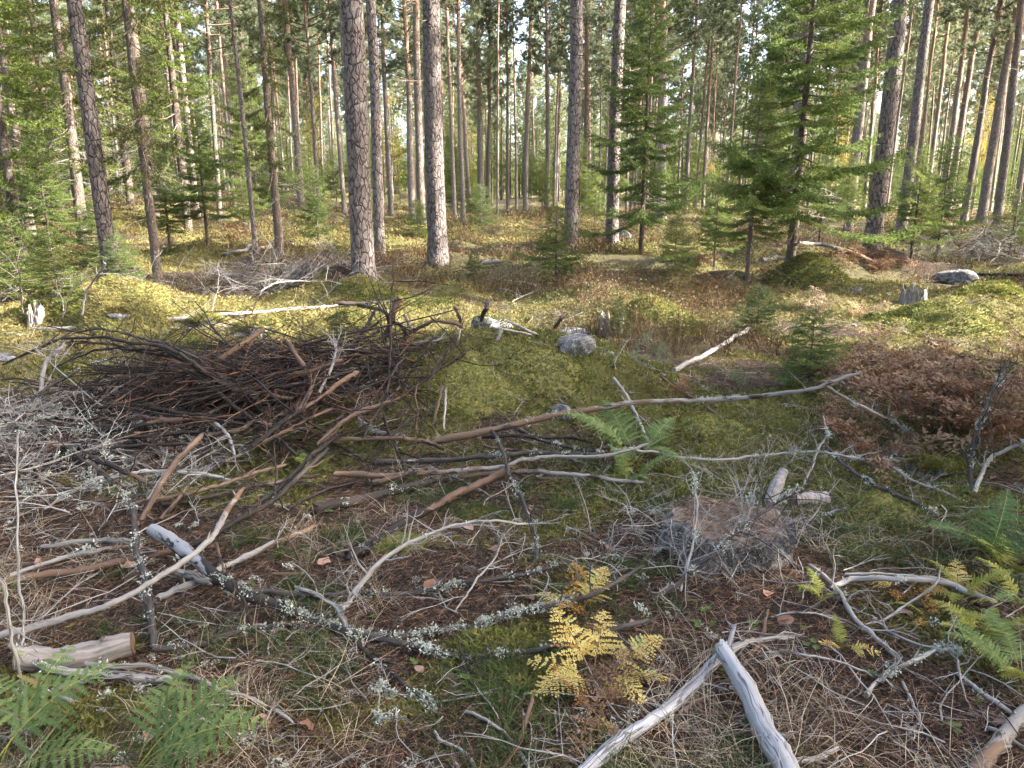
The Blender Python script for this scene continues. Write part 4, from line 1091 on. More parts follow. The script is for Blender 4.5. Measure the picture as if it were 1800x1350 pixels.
# the brush heap: arch
arch = [(447, 707, .16), (400, 680, .3), (360, 653, .42), (317, 627, .5), (277, 610, .53), (233, 602, .54), (187, 593, .55), (147, 593, .53), (110, 600, .5), (60, 616, .44), (5, 640, .36)]
AL = ['highest dark branch of the arch springing left out of the heap', 'second dark branch of the arch, with orange foot', 'third dark branch in the arch bundle', 'fourth arching branch, dropping lower at its tip', 'lowest thin branch of the arch bundle', 'thin twiggy branch underneath the arch bundle']
for k in range(6):
    rg = np.random.default_rng(60 + k)
    dx, dy = (0, 16, 34, 60, 84, 100)[k], (0, 12, -12, 28, 50, 72)[k]
    pp = [(x + dx * (0.3 + 0.7 * i / 10) * .6, y + dy * (i / 10) ** .6 + rg.normal(0, 2), max(h - 0.035 * k, .05)) for i, (x, y, h) in enumerate(arch)]
    B('branch', AL[k], 'darktan' if k == 1 else ('darklich' if k in (2, 4) else 'dark'), (10, 11, 8, 8, 6, 6)[k], (4, 4, 3, 3, 2, 2)[k], pp[:11 - k // 2] if k != 1 else pp[:9], tw=18, twl=.26, lich=14 if k in (2, 4) else 0)
B('stick', 'orange-tipped stick crossing the arch in an X', 'tandark', 10, 12, [(463, 578, .5), (417, 613, .42), (363, 648, .34), (333, 673, .28), (300, 697, .22), (273, 712, .18)], cap='cutpale')
B('stick', 'dark stub standing up out of the heap right of the X', 'brown', 11, 11, [(500, 598, .4), (520, 623, .34), (545, 662, .24)], cap='cutpale')
HP = [
 ('long dark branch along the crest of the heap, right of the arch', 'darktan', 9, 12, [(395, 676, .2), (483, 663, .26), (550, 650, .3), (600, 634, .34)]),
 ('black branch just under the crest of the heap', 'dark', 10, 9, [(405, 690, .2), (480, 682, .24), (545, 672, .27), (615, 655, .3)]),
 ('dark straight branch through the middle of the heap', 'dark', 9, 9, [(250, 722, .14), (330, 705, .18), (400, 697, .22), (480, 690, .24)]),
 ('brown branch with peeled end crossing the heap above its middle', 'darktan', 10, 9, [(300, 712, .16), (380, 690, .22), (430, 688, .24), (515, 700, .22)]),
 ('long black branch with orange patch on the left flank of the heap', 'darktan', 9, 11, [(60, 765, .12), (107, 759, .14), (167, 757, .17), (233, 750, .2), (283, 742, .22), (357, 736, .24)]),
 ('lower black branch on the left flank of the heap', 'dark', 9, 8, [(90, 800, .08), (133, 781, .12), (200, 770, .15), (267, 767, .17), (350, 760, .18)]),
 ('crooked orange branch near the middle of the heap', 'tan', 10, 9, [(367, 765, .2), (417, 757, .22), (443, 741, .25), (476, 746, .24)]),
 ('long orange stick rising right over the heap', 'tandark', 12, 10, [(625, 655, .3), (600, 672, .3), (567, 697, .28), (500, 738, .24), (443, 784, .2)]),
 ('orange short stick on the right of the heap', 'tan', 10, 9, [(522, 726, .22), (540, 700, .26), (553, 667, .3)]),
 ('black and grey pole sticking out low on the left of the heap', 'darklich', 12, 13, [(112, 780, .14), (133, 797, .12), (160, 820, .09), (195, 846, .05)]),
 ('black branch with orange break low in the heap', 'darktan', 12, 10, [(160, 803, .12), (213, 827, .1), (263, 850, .08), (280, 862, .06)]),
 ('grey branch lying low across the heap front', 'greyspot', 9, 8, [(170, 840, .06), (260, 826, .1), (340, 832, .1), (420, 850, .06)]),
 ('dark branch at the foot of the heap', 'dark', 11, 9, [(290, 885, .04), (380, 870, .06), (470, 850, .08), (560, 835, .08)]),
 ('brown straight branch in the front of the heap', 'brown', 10, 8, [(220, 890, .04), (330, 868, .07), (420, 842, .1), (500, 818, .12)]),
 ('reddish branch slanting through the heap to the right', 'tan', 8, 7, [(400, 812, .12), (460, 780, .18), (520, 752, .2), (580, 720, .22)]),
 ('dark upper branch slanting left through the heap', 'dark', 9, 8, [(352, 660, .3), (410, 715, .24), (470, 760, .18), (520, 800, .12)]),
 ('black stick crossing down the right front of the heap', 'dark', 9, 11, [(590, 768, .16), (540, 812, .12), (480, 862, .07), (430, 905, .03)]),
 ('grey bent branch poking up at the right of the heap', 'greyspot', 7, 5, [(560, 690, .22), (585, 640, .34), (590, 600, .44)]),
 ('dark long branch sweeping under the heap crest to the left', 'dark', 8, 6, [(430, 735, .2), (340, 728, .22), (240, 716, .2), (150, 722, .16), (80, 740, .12)]),
 ('thin brown branch over the left flank of the heap', 'brown', 7, 5, [(390, 742, .22), (300, 735, .22), (220, 735, .19), (130, 748, .14), (50, 745, .1)]),
 ('thin black branch under the left flank of the heap', 'dark', 7, 5, [(370, 780, .16), (280, 782, .15), (190, 790, .11), (110, 815, .06)]),
 ('bleached stick with white end in the heap', 'pale', 8, 7, [(380, 745, .24), (400, 770, .2), (412, 800, .15)]),
 ('dark twisted stick right of the heap middle', 'brown', 10, 9, [(560, 780, .14), (600, 745, .2), (640, 722, .2), (700, 700, .16)]),
]
for (lab, m, a, b, pp) in HP: B('branch', lab, m, a, b, pp, tw=9, twl=.22, lich=8 if 'lich' in m else 0)
B('log', 'short lichened log lying behind the arch', 'darklich', 11, 13, [(213, 640, .05), (267, 667, .05), (315, 678, .06)], lich=60, cat='log')
B('branch', 'grey lichened branch standing up at the left edge of the heap', 'darklich', 10, 6, [(0, 800, .05), (40, 735, .2), (75, 690, .3), (140, 650, .36)], tw=14, lich=50)
B('branch', 'second grey lichened branch leaning over the left edge', 'greyspot', 12, 7, [(-20, 790, .1), (30, 745, .16), (65, 700, .26), (80, 640, .42), (112, 606, .52)], tw=14, lich=30)
# crest of the mound
B('stick', 'thick short post with a dark sawn top on the mound crest', 'brown', 12, 16, [(672, 600, .12), (687, 566, .26), (702, 524, .42)], cap='cut', cat='stick')
B('stick', 'dark leaning stick left on the mound crest', 'darklich', 9, 7, [(604, 634, .05), (637, 587, .24), (658, 548, .38)], lich=6)
B('branch', 'bent dark branch looping over the mound crest', 'dark', 9, 8, [(596, 533, .34), (640, 538, .36), (672, 548, .34), (682, 562, .3), (708, 574, .24), (714, 592, .16), (700, 610, .1)], tw=6)
B('branch', 'curved brown branch arched over the mound crest', 'brown', 8, 9, [(690, 606, .08), (713, 590, .14), (738, 574, .2), (763, 563, .24), (800, 569, .2), (812, 575, .16)], tw=5)
B('stick', 'short grey stub with pale tip on the mound crest', 'greyspot', 7, 9, [(712, 555, .26), (718, 566, .2), (725, 578, .14)])
B('stick', 'small upright stub in the middle of the mound crest', 'brown', 8, 7, [(800, 541, .26), (806, 556, .19), (811, 571, .1)])
B('stick', 'dark upright stick left of the grey boulder', 'dark', 8, 9, [(858, 528, .26), (850, 546, .18), (846, 566, .08)])
B('stick', 'tilted brown stub right of the grey boulder', 'brown', 9, 8, [(992, 552, .2), (983, 563, .14), (973, 576, .06)])
B('stick', 'pale stick leaning on the mound below the crest', 'pale', 7, 6, [(811, 573, .14), (806, 590, .1), (802, 606, .04)])
B('stick', 'white stick lying right of the grey boulder', 'pale', 6, 7, [(893, 564, .14), (918, 576, .1), (944, 588, .03)])
B('stick', 'bleached stick lying in front of the grey boulder', 'pale', 6, 6, [(866, 575, .12), (895, 580, .1), (932, 588, .04)])
B('stick', 'tiny white peg in front of the grey boulder', 'pale', 9, 8, [(879, 582, .1), (876, 592, .06), (872, 602, .02)])
B('stick', 'left one of two short sticks leaning on the mound front', 'brown', 6, 8, [(777, 680, .12), (768, 712, .1), (761, 745, .03)])
B('stick', 'right one of two short sticks leaning on the mound front', 'pale', 6, 6, [(783, 684, .13), (781, 718, .1), (780, 755, .02)])
B('stick', 'mossy-lichened pale branch lying at the foot of the mound', 'pale', 11, 8, [(632, 740, .1), (650, 754, .1), (690, 764, .08), (710, 770, .06)], tw=6, lich=60)
B('stick', 'brown stick half buried on top of the mound', 'brown', 6, 7, [(800, 626), (830, 630), (845, 640)])
for k, (lab, m, pp) in enumerate([
 ('dark stick across the mound left shoulder', 'dark', [(600, 690, .08), (650, 660, .1), (690, 630, .1), (725, 612, .06)]),
 ('brown stick on the mound left slope', 'brown', [(590, 740, .06), (640, 702, .08), (690, 668, .06)]),
 ('pale straw-thin stick on the mound left slope', 'tan', [(676, 705), (700, 680, .04), (722, 642)]),
 ('grey stick along the mound crest', 'greyspot', [(690, 615, .06), (740, 604, .08), (778, 595, .08)])]):
    B('stick', lab, m, 7, 6, pp, tw=5)
# long poles across the middle
B('branch', 'long raised branch, orange then dark then silver, reaching far right', 'tanpale', 17, 7, [(770, 774, .1), (850, 758, .15), (900, 747, .18), (950, 735, .2), (1000, 727, .22), (1067, 718, .24), (1110, 712, .26), (1200, 707, .28), (1283, 705, .3), (1360, 697, .34), (1417, 687, .4), (1457, 675, .46), (1509, 656, .55)], ns=12, lich=40, llo=.15, lhi=.7, tw=5, jit=.05)
B('branch', 'silver side shoot forking down from the long raised branch', 'pale', 6, 5, [(1450, 676, .45), (1493, 703, .36), (1543, 727, .27), (1583, 750, .18), (1615, 779, .08)], lich=40, tw=4)
B('branch', 'orange pole turning pale, lying across the middle', 'tanpale', 14, 7, [(590, 834, .06), (667, 828, .08), (767, 823, .1), (883, 817, .14), (927, 805, .16), (970, 798, .17), (1067, 800, .16), (1139, 781, .2)], ns=12, tw=3)
B('branch', 'blackish lichened pole between the two orange ones', 'darklich', 13, 10, [(660, 812, .05), (760, 807, .07), (840, 803, .1), (900, 798, .12), (953, 795, .12), (1025, 799, .1), (1070, 801, .09)], ns=12, lich=70, llo=.35, tw=4)
B('branch', 'thin lichened branch continuing right past the green fern', 'greyspot', 6, 5, [(1080, 790, .14), (1130, 791, .14), (1200, 800, .12), (1267, 805, .11), (1333, 798, .12), (1387, 797, .13), (1440, 798, .14), (1500, 807, .13), (1579, 810, .12)], tw=14, lich=70)
B('branch', 'pale bare pole below the orange one', 'tanpale', 11, 9, [(812, 839, .05), (900, 832, .07), (977, 833, .08), (1043, 838, .07), (1129, 848, .04)], ns=12)
B('branch', 'orange pole at the left of the crossing, above the others', 'tan', 10, 9, [(590, 776, .1), (667, 772, .12), (733, 777, .1), (780, 789, .07)], tw=4)
B('branch', 'black branch under the long raised one', 'dark', 9, 8, [(850, 768, .1), (910, 766, .12), (980, 768, .1), (1040, 778, .06)], tw=5)
B('branch', 'second black branch under the long raised one', 'darklich', 9, 7, [(905, 752, .12), (950, 772, .1), (1000, 786, .08), (1050, 793, .06)], lich=26, tw=4)
B('stick', 'orange stick end at lower left of the crossing', 'tan', 12, 11, [(655, 850, .04), (700, 838, .06), (745, 828, .08)])
B('branch', 'black rotten log half sunk left of the crossing', 'dark', 24, 18, [(560, 900, .01), (640, 880, .01), (700, 866, .02), (760, 850, .02)], ns=14, lich=20)
B('stick', 'thin orange stick lying below the long raised branch', 'tan', 6, 5, [(850, 782, .08), (920, 790, .09), (1000, 806, .05)])
B('stick', 'black sunken stick in front of the crossing', 'dark', 10, 8, [(690, 862), (760, 850), (820, 842, .02)])
B('stick', 'crooked thin twig standing in the crossing', 'pale', 5, 6, [(1078, 795, .12), (1110, 830, .05), (1130, 870, .02)], tw=3)
B('stick', 'grey pole leaning up right of the mound', 'greyspot', 11, 9, [(1186, 652, .03), (1250, 620, .06), (1316, 577, .12)], tw=4)
B('stick', 'white stick standing behind the green fern', 'pale', 9, 7, [(1080, 668, .12), (1100, 690, .14), (1122, 735, .1), (1145, 790, .03)], tw=3)
B('stick', 'thin brown stick right of the green fern', 'brown', 6, 6, [(1165, 665), (1200, 688, .03), (1237, 710, .03), (1277, 745)], tw=2)
B('branch', 'lichened crooked branch falling down towards the right', 'darklich', 8, 9, [(1445, 778, .16), (1477, 813, .12), (1520, 847, .07), (1594, 883, .04), (1652, 914)], tw=10, lich=40)
B('branch', 'thin lichened twig end right of the crooked branch', 'greyspot', 5, 5, [(1555, 810, .12), (1593, 837, .08), (1640, 858, .04), (1700, 885)], tw=6, lich=24)
B('twig', 'small crooked twig standing on the thin lichened branch', 'pale', 4, 5, [(1448, 733, .28), (1455, 765, .22), (1442, 790, .16), (1410, 860, .03)], tw=6, lich=14, cat='twig')
B('branch', 'grey lichened sapling standing dead among the right-hand bracken', 'darklich', 13, 5, [(1705, 868, .0), (1703, 843, .06), (1707, 793, .22), (1720, 743, .38), (1747, 680, .56), (1775, 630, .7)], tw=16, twl=.3, lich=60)
B('branch', 'second dead grey stem leaning right at the right edge', 'greyspot', 8, 6, [(1712, 868, .02), (1740, 808, .14), (1770, 792, .2), (1815, 772, .28)], tw=6, lich=20)
# middle distance
B('log', 'silvery fallen birch log lying behind the heap', 'birch', 8, 5, [(255, 568, .02), (300, 562, .03), (400, 554, .03), (480, 548, .03), (540, 542, .04), (600, 537, .05), (680, 530, .05), (800, 525, .05)], cat='log', ns=12, tw=6, twl=.35)
B('log', 'bleached rotten log in the sun at the left edge', 'greyspot', 8, 9, [(60, 582), (120, 578), (190, 573), (250, 569, .02)], cat='log', ns=12)
B('stick', 'thin pale pole lying in the sun on the left moss', 'pale', 4, 3, [(270, 580), (330, 582), (400, 581)])
B('log', 'fallen brown log pointing at the foot of the leaning pine', 'tangrey', 5, 9, [(1404, 426, .35), (1440, 428, .3), (1490, 441, .18), (1555, 470, .05)], cat='log', tw=2)
B('log', 'pale log under the tallest young spruce', 'pale', 8, 9, [(1340, 460), (1375, 458), (1410, 462)], cat='log')
B('log', 'fallen log across the sunny bank at the left', 'tangrey', 5, 7, [(392, 448), (430, 443), (487, 435)], cat='log')
B('log', 'dark pole lying behind the rock at the right edge', 'dark', 4, 6, [(1660, 480, .1), (1730, 482, .1), (1815, 484, .1)], cat='log', tw=6, twl=.5)
B('log', 'short pale log end right of the dark reddish-brown pine', 'pale', 9, 9, [(848, 462, .1), (862, 461, .1), (878, 459, .1)], cat='log', cap='cutpale')
B('branch', 'thin grey branch bowing over the silver birch log', 'greyspot', 3, 1.5, [(443, 551, .05), (460, 515, .3), (500, 496, .42), (560, 494, .42), (600, 500, .38)], tw=14, twl=.5)
B('branch', 'bent dead branch left of the brush behind the birch log', 'greyspot', 2.5, 1.5, [(372, 555, .02), (390, 500, .4), (440, 470, .6), (490, 464, .62)], tw=14, twl=.5)
B('branch', 'thin pale stem arched over the sunlit moss on the left', 'greyspot', 2, 1.5, [(110, 560, .02), (120, 515, .4), (160, 488, .6), (210, 483, .62), (250, 494, .55)], tw=6, twl=.4)
B('branch', 'leaning pale stick with bark tip left of the mossy boulder', 'greyspot', 4, 4, [(143, 570, .02), (150, 515, .4), (185, 463, .8)], tw=6)
B('branch', 'grey dead spruce top lying right of the mound', 'greyspot', 4, 2, [(860, 490, .05), (920, 498, .12), (945, 508, .1), (900, 530, .04)], tw=12, twl=.35)
for k, (lab, pp) in enumerate([('left bare thin stem in the sunny spot at the left', [(40, 560, 0), (34, 500, .5), (27, 440, 1.0)]), ('right bare thin stem in the sunny spot at the left', [(110, 565, 0), (106, 520, .4), (100, 480, .8)])]):
    B('twig', lab, 'pale', 3, 2, pp, tw=10, twl=.3, cat='twig')

MT['crust'] = leaf_mat('grey_lichen_crust', [(0.0, (0.09, 0.08, 0.072)), (0.5, (0.24, 0.225, 0.21)), (1.0, (0.44, 0.43, 0.41))], 0.1, 0.8)
# ---------------------------------------------------------------- stumps
def stump(px, py, wpx, h, label, kind='cut', seed=1):
    p = at(px, py); dist = np.linalg.norm(p - np.array([0, 0, CAMZ])); r = wpx / 2 / FPX * dist
    rg = np.random.default_rng(seed); ns = 96
    t = ob('tree_stump', None, None, p); tag(t, label, 'stump')
    th = np.arange(ns) * 2 * np.pi / ns
    lob = 1 + 0.07 * np.sin(3 * th + seed) + 0.05 * np.sin(5 * th + 2 * seed)
    z = np.linspace(-0.2, h, 26)
    rim = h + 0.018 * np.sin(th * 2 + 1) + 0.04 * np.sin(th * 3 + 2) * .3 + .012 * np.sin(th * 7 + 1) if kind == 'cut' else h * (0.55 + 0.65 * vn(th * 3.2, th * 0, seed + 3) - 0.25 * vn(th * 11, th * 0, seed))
    ZZ = -0.2 + (rim[None] + 0.2) * np.linspace(0, 1, 26)[:, None]
    fl = 1 + 0.12 * np.exp(-np.clip(ZZ, 0, None) / 0.07) * (0.6 + 0.8 * (np.sin(4 * th + seed)[None] * 0.5 + 0.5))
    pc = 22
    pl = sst(worley(np.broadcast_to(th / (2 * np.pi) * pc, ZZ.shape) + 0.3 * vn(ZZ * 9, np.broadcast_to(th * 3, ZZ.shape), 2), ZZ / 0.16, pc, seed), 0.02, 0.35)
    rr = r * lob[None] * fl + (0.016 if kind == 'cut' else 0.012) * (pl - 0.5) + 0.008 * (vn(np.broadcast_to(th * 40, ZZ.shape), ZZ * 6, seed) - .5)
    rr[-1] *= .93; rr[-2] *= .975
    V = np.stack([rr * np.cos(th), rr * np.sin(th), ZZ], -1)
    g = G()
    i = np.arange(25)[:, None] * ns; j = np.arange(ns)[None]; j2 = (j + 1) % ns
    Q = np.stack([i + j, i + j2, i + ns + j2, i + ns + j], -1).reshape(-1, 4)
    bk = np.stack([np.broadcast_to(np.cos(th) * r, ZZ.shape), np.broadcast_to(np.sin(th) * r, ZZ.shape), ZZ], -1).reshape(-1, 3)
    g.add(V.reshape(-1, 3), None, Q, 0.5, 0, bk)
    g.build('side', [MT['stump_side'] if kind == 'cut' else MT['rotten']], t, smooth=True)
    g = G(); nr = 12
    f = np.linspace(1, 0.0, nr)
    TV = []
    for k in range(nr):
        rad = V[-1, :, :2] * (f[k] * 0.992)
        zz = (V[-1, :, 2] * f[k] + (h - .012) * (1 - f[k])) if kind == 'cut' else V[-1, :, 2] * f[k] ** 1.5 
        zz = zz - (0 if kind == 'cut' else 0.4 * h * (1 - f[k])) + 0.02 * (vn(rad[:, 0] * 30, rad[:, 1] * 30, 8) - .5) * (k > 0) + (0.002 if k == 0 else 0)
        TV.append(np.column_stack([rad, zz]))
    TV = np.array(TV)
    i = np.arange(nr - 1)[:, None] * ns
    Q = np.stack([i + j, i + j2, i + ns + j2, i + ns + j], -1).reshape(-1, 4)
    g.add(TV.reshape(-1, 3), None, Q)
    g.build('cut_face' if kind == 'cut' else 'hollow_top', [MT['stump_top'] if kind == 'cut' else MT['rotten']], t, smooth=True)
    return t, p, r
STUMP, SP0, SR = stump(1272, 955, 180, 0.13, 'wide round weathered stump with flat top in the right foreground', 'cut', 3)
def crust(stump_obj, r, h, n=2600):
    rg = np.random.default_rng(77); g = G()
    th = np.where(rg.random(n) < .6, rg.normal(-.75, .55, n), rg.uniform(0, 6.28, n)); z = rg.uniform(.0, h * 1.0, n); q = r * (1.10 + .07 * np.sin(3 * th + 3))
    b = np.column_stack([q * np.cos(th), q * np.sin(th), z]); d = np.column_stack([np.cos(th), np.sin(th), np.full(n, .3)]) + rg.normal(0, .7, (n, 3))
    blades(g, b, d, rg.uniform(.008, .022, n), .013, None, 1, np.clip(rg.normal(.3, .25, n), 0, 1), 0, rg)
    l = g.build('lichen_crust', [MT['crust']], stump_obj); l['kind'] = 'stuff'
crust(STUMP, SR, .14)
stump(1604, 535, 36, 0.27, 'jagged grey rotten stump in the mossy clearing at the right', 'rot', 4)
stump(1075, 585, 40, 0.22, 'dark rotten stump in the heath right of the mound', 'rot', 6)
stump(66, 568, 22, 0.22, 'small splintered white stump in the sun at the left', 'rot', 9)
stump(436, 412, 13, 0.35, 'small grey stump on the sunny bank at the left', 'cut', 12)
B('log', 'pale birch stub leaning behind the round stump', 'birch', 22, 20, [(1350, 888, .03), (1362, 858, .08), (1378, 828, .14)], cat='log', ns=16, cap='cutpale', lich=10)
B('log', 'striped birch log lying right of the round stump', 'birchlog', 22, 26, [(1395, 885, .02), (1422, 880, .02), (1452, 876, .03)], cat='log', ns=16, cap='cutpale')

# ---------------------------------------------------------------- rocks
def rock(px, py, wpx, hr, label, seed, moss=0.0, flat=1.0, name='rock'):
    p = at(px, py); dist = np.linalg.norm(p - np.array([0, 0, CAMZ])); r = wpx / 2 / FPX * dist
    rg = np.random.default_rng(seed); nu, nv = 64, 36
    u = np.arange(nu) * 2 * np.pi / nu; v = np.linspace(0.02, np.pi - 0.02, nv)
    U, Vv = np.meshgrid(u, v)
    D = np.stack([np.cos(U) * np.sin(Vv), np.sin(U) * np.sin(Vv), np.cos(Vv)], -1)
    R_ = np.ones(U.shape)
    for k in range(9):                                    # planar facets
        n = nrm(rg.normal(size=3) + np.array([0, 0, 0.3])); R_ = np.minimum(R_, rg.uniform(0.52, 0.82) / np.clip(D @ n, 0.05, None))
    R_ += 0.10 * (vn(D[..., 0] * 4 + 7, D[..., 1] * 4 + D[..., 2] * 3, seed) - .5) + 0.07 * (fbm(D[..., 0] * 11 + 7, D[..., 1] * 11 + D[..., 2] * 9, seed + 1, 3) - .5)
    Vx = D * R_[..., None] * np.array([r, r * 0.8 * flat, r * hr])
    o = ob(name, None, None, p + np.array([0, 0, r * hr * 0.25])); tag(o, label, 'rock')
    i = np.arange(nv - 1)[:, None] * nu; j = np.arange(nu)[None]; j2 = (j + 1) % nu
    Q = np.stack([i + j, i + nu + j, i + nu + j2, i + j2], -1).reshape(-1, 4)
    mk('stone', Vx.reshape(-1, 3), None, Q, [MT['rock']], o, smooth=True)
    if moss:
        g = G(); n = int(2600 * moss)
        f = rg.normal(size=(n, 3)); f[:, 2] = np.abs(f[:, 2]) + 0.25; f = nrm(f)
        iu = ((np.arctan2(f[:, 1], f[:, 0]) % 6.2832) / 6.2832 * nu).astype(int) % nu; iv = np.clip((np.arccos(f[:, 2]) / np.pi * nv).astype(int), 0, nv - 1)
        b = f * R_[iv, iu][:, None] * np.array([r, r * .8 * flat, r * hr]) * 0.99
        keep = vn(b[:, 0] / r * 2 + 3, b[:, 1] / r * 2, seed + 2) + f[:, 2] * 0.8 > 0.55
        b = b[keep]; n = len(b); s = max(r / 9, 0.016)
        blades(g, b, nrm(f[keep] + rg.normal(0, .5, (n, 3)) + np.array([0, 0, .3])), s * rg.uniform(.5, 1.2, n), s * .45, None, 1, None, 0, rg)
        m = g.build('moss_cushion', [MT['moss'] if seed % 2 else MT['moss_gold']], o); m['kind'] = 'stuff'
    return o
rock(868, 582, 78, 0.75, 'grey boulder with mossy left side on the mound crest', 3, 0.4)
rock(1005, 612, 84, 0.55, 'pale lichened flat rock on the right of the mound crest', 4)
rock(1000, 590, 70, 0.45, 'brownish low rock just behind the pale flat rock', 6)
rock(986, 733, 42, 0.9, 'small pointed grey rock at the foot of the mound', 8)
rock(1678, 500, 66, 0.6, 'angular grey rock beside the jagged rotten stump', 10)
rock(1506, 515, 22, 0.7, 'little round grey stone in front of the mossy hump', 12)
rock(1468, 496, 18, 0.7, 'tiny grey stone at the foot of the mossy hump', 13)
rock(437, 588, 74, 0.55, 'moss-capped rock behind the heap, under the X of sticks', 15, 1.0)
rock(214, 556, 74, 0.5, 'big golden moss-covered boulder in the sun at the left', 16, 1.6, name='mossy_boulder')
rock(370, 570, 70, 0.4, 'low mossy stone between the birch log and the heap', 17, 1.0)
rock(176, 688, 22, 0.7, 'upper of two small grey stones left of the heap', 18)
rock(178, 728, 26, 0.7, 'lower of two small grey stones left of the heap', 20)
rock(1592, 800, 46, 0.7, 'dark grey rock beside the moss hummock at the right', 22, 0.3)
rock(1062, 425, 40, 0.8, 'white sunlit boulder behind the half hidden grey pine', 24)
rock(1100, 420, 34, 0.7, 'second white boulder under the feathery spruce', 26)
rock(1632, 832, 90, 0.6, 'bright green moss hummock over a rock at the right', 29, 2.0, name='mossy_boulder')
rock(0, 640, 50, 0.6, 'grey stone at the left edge above the lichen heap', 30)

def moss_base():
    t = NT('moss_cushion_base'); t.rough(.95); c = t.ramp(t.noise(t.obj(), 40, 4), [(0.35, (0.05, 0.048, 0.016)), (0.65, (0.19, 0.175, 0.055))]); t.col(c); return t.m
MT['moss_base'] = moss_base()
def hummock(px, py, wpx, h, label, seed, gold=False):
    p = at(px, py); dist = np.linalg.norm(p - np.array([0, 0, CAMZ])); r = wpx / 2 / FPX * dist
    rg = np.random.default_rng(seed); t = ob('moss_hummock', None, None, p - np.array([0, 0, .03])); tag(t, label, 'moss hummock')
    n = 34; q = np.linspace(-1.15, 1.15, n); X, Y = np.meshgrid(q, q)
    def H(x, y):
        d = np.hypot(x, y) * (1 + .9 * (fbm(x * 1.7 + seed * .7, y * 1.7 + 3, seed + 8, 3) - .42))
        b = np.clip(1 - d ** 2.4, -1, 1); b = np.where(b > 0, b ** .8 * h * .8 * (.4 + 1.2 * fbm(x * 1.6 + seed, y * 1.6, seed, 2)), b * .12)
        return hgt(p[0] + x * r, p[1] + y * r * .85) - p[2] + .025 + b + .035 * (fbm(x * r / .09, y * r / .09, seed + 3, 2) - .5) * (b > -.05)
    ii = (np.arange(n - 1)[:, None] * n + np.arange(n - 1)[None]).ravel()
    mk('cushion', np.stack([X * r, Y * r * .85, H(X, Y)], -1).reshape(-1, 3), None, np.stack([ii, ii + 1, ii + n + 1, ii + n], -1), [MT['moss_base']], t, smooth=True)
    m = int(np.clip(9000 * r * r / .25, 2500, 9000)); x = rg.uniform(-1.1, 1.1, m); y = rg.uniform(-1.1, 1.1, m); z = H(x, y); k = z > hgt(p[0] + x * r, p[1] + y * r * .85) - p[2] + .02; x, y, z = x[k], y[k], z[k]; m = len(x)
    g = G(); s_ = .014 + .0026 * dist
    tone = np.clip(.45 + 1.3 * (fbm(x * r / .12 + 5, y * r / .12, seed + 5, 2) - .5) + rg.normal(0, .16, m), 0, 1)
    pt = fbm(x * r / .22 + 7, y * r / .22, seed + 6, 2) + rg.normal(0, .06, m) > .54
    for mi in (0, 1):
        k = pt == bool(mi); mm = int(k.sum())
        if mm: blades(g, np.column_stack([x * r, y * r * .85, z - .004])[k], nrm(np.column_stack([rg.normal(0, .8, (mm, 2)) + np.column_stack([x, y])[k] * .5, rg.uniform(.2, 1, mm)])), s_ * rg.uniform(.7, 1.3, mm), s_ * .36, None, 1, tone[k], mi, rg)
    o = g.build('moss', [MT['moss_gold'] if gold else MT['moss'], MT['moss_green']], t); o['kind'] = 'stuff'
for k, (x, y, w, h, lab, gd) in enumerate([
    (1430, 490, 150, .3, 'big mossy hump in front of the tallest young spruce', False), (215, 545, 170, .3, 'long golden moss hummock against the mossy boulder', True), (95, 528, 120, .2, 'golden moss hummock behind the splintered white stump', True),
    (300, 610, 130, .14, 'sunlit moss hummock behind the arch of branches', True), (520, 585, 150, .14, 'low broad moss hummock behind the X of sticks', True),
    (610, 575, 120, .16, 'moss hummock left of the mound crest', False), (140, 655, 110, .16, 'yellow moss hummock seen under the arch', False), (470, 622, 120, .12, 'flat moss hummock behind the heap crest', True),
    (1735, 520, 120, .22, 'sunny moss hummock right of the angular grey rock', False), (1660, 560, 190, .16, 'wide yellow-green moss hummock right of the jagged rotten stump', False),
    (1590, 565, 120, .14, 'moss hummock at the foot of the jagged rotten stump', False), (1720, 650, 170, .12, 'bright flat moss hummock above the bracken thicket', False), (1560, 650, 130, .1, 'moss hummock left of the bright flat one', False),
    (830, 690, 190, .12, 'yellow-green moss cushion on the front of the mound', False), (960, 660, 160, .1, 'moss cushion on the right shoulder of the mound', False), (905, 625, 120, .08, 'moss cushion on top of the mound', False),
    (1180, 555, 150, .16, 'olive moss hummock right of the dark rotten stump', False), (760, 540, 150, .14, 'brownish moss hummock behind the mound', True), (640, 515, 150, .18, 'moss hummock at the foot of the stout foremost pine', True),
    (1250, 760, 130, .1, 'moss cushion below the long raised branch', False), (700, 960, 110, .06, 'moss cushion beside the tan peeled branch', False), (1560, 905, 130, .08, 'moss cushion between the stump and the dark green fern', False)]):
    hummock(x, y, w, h, lab, 400 + k, gd)

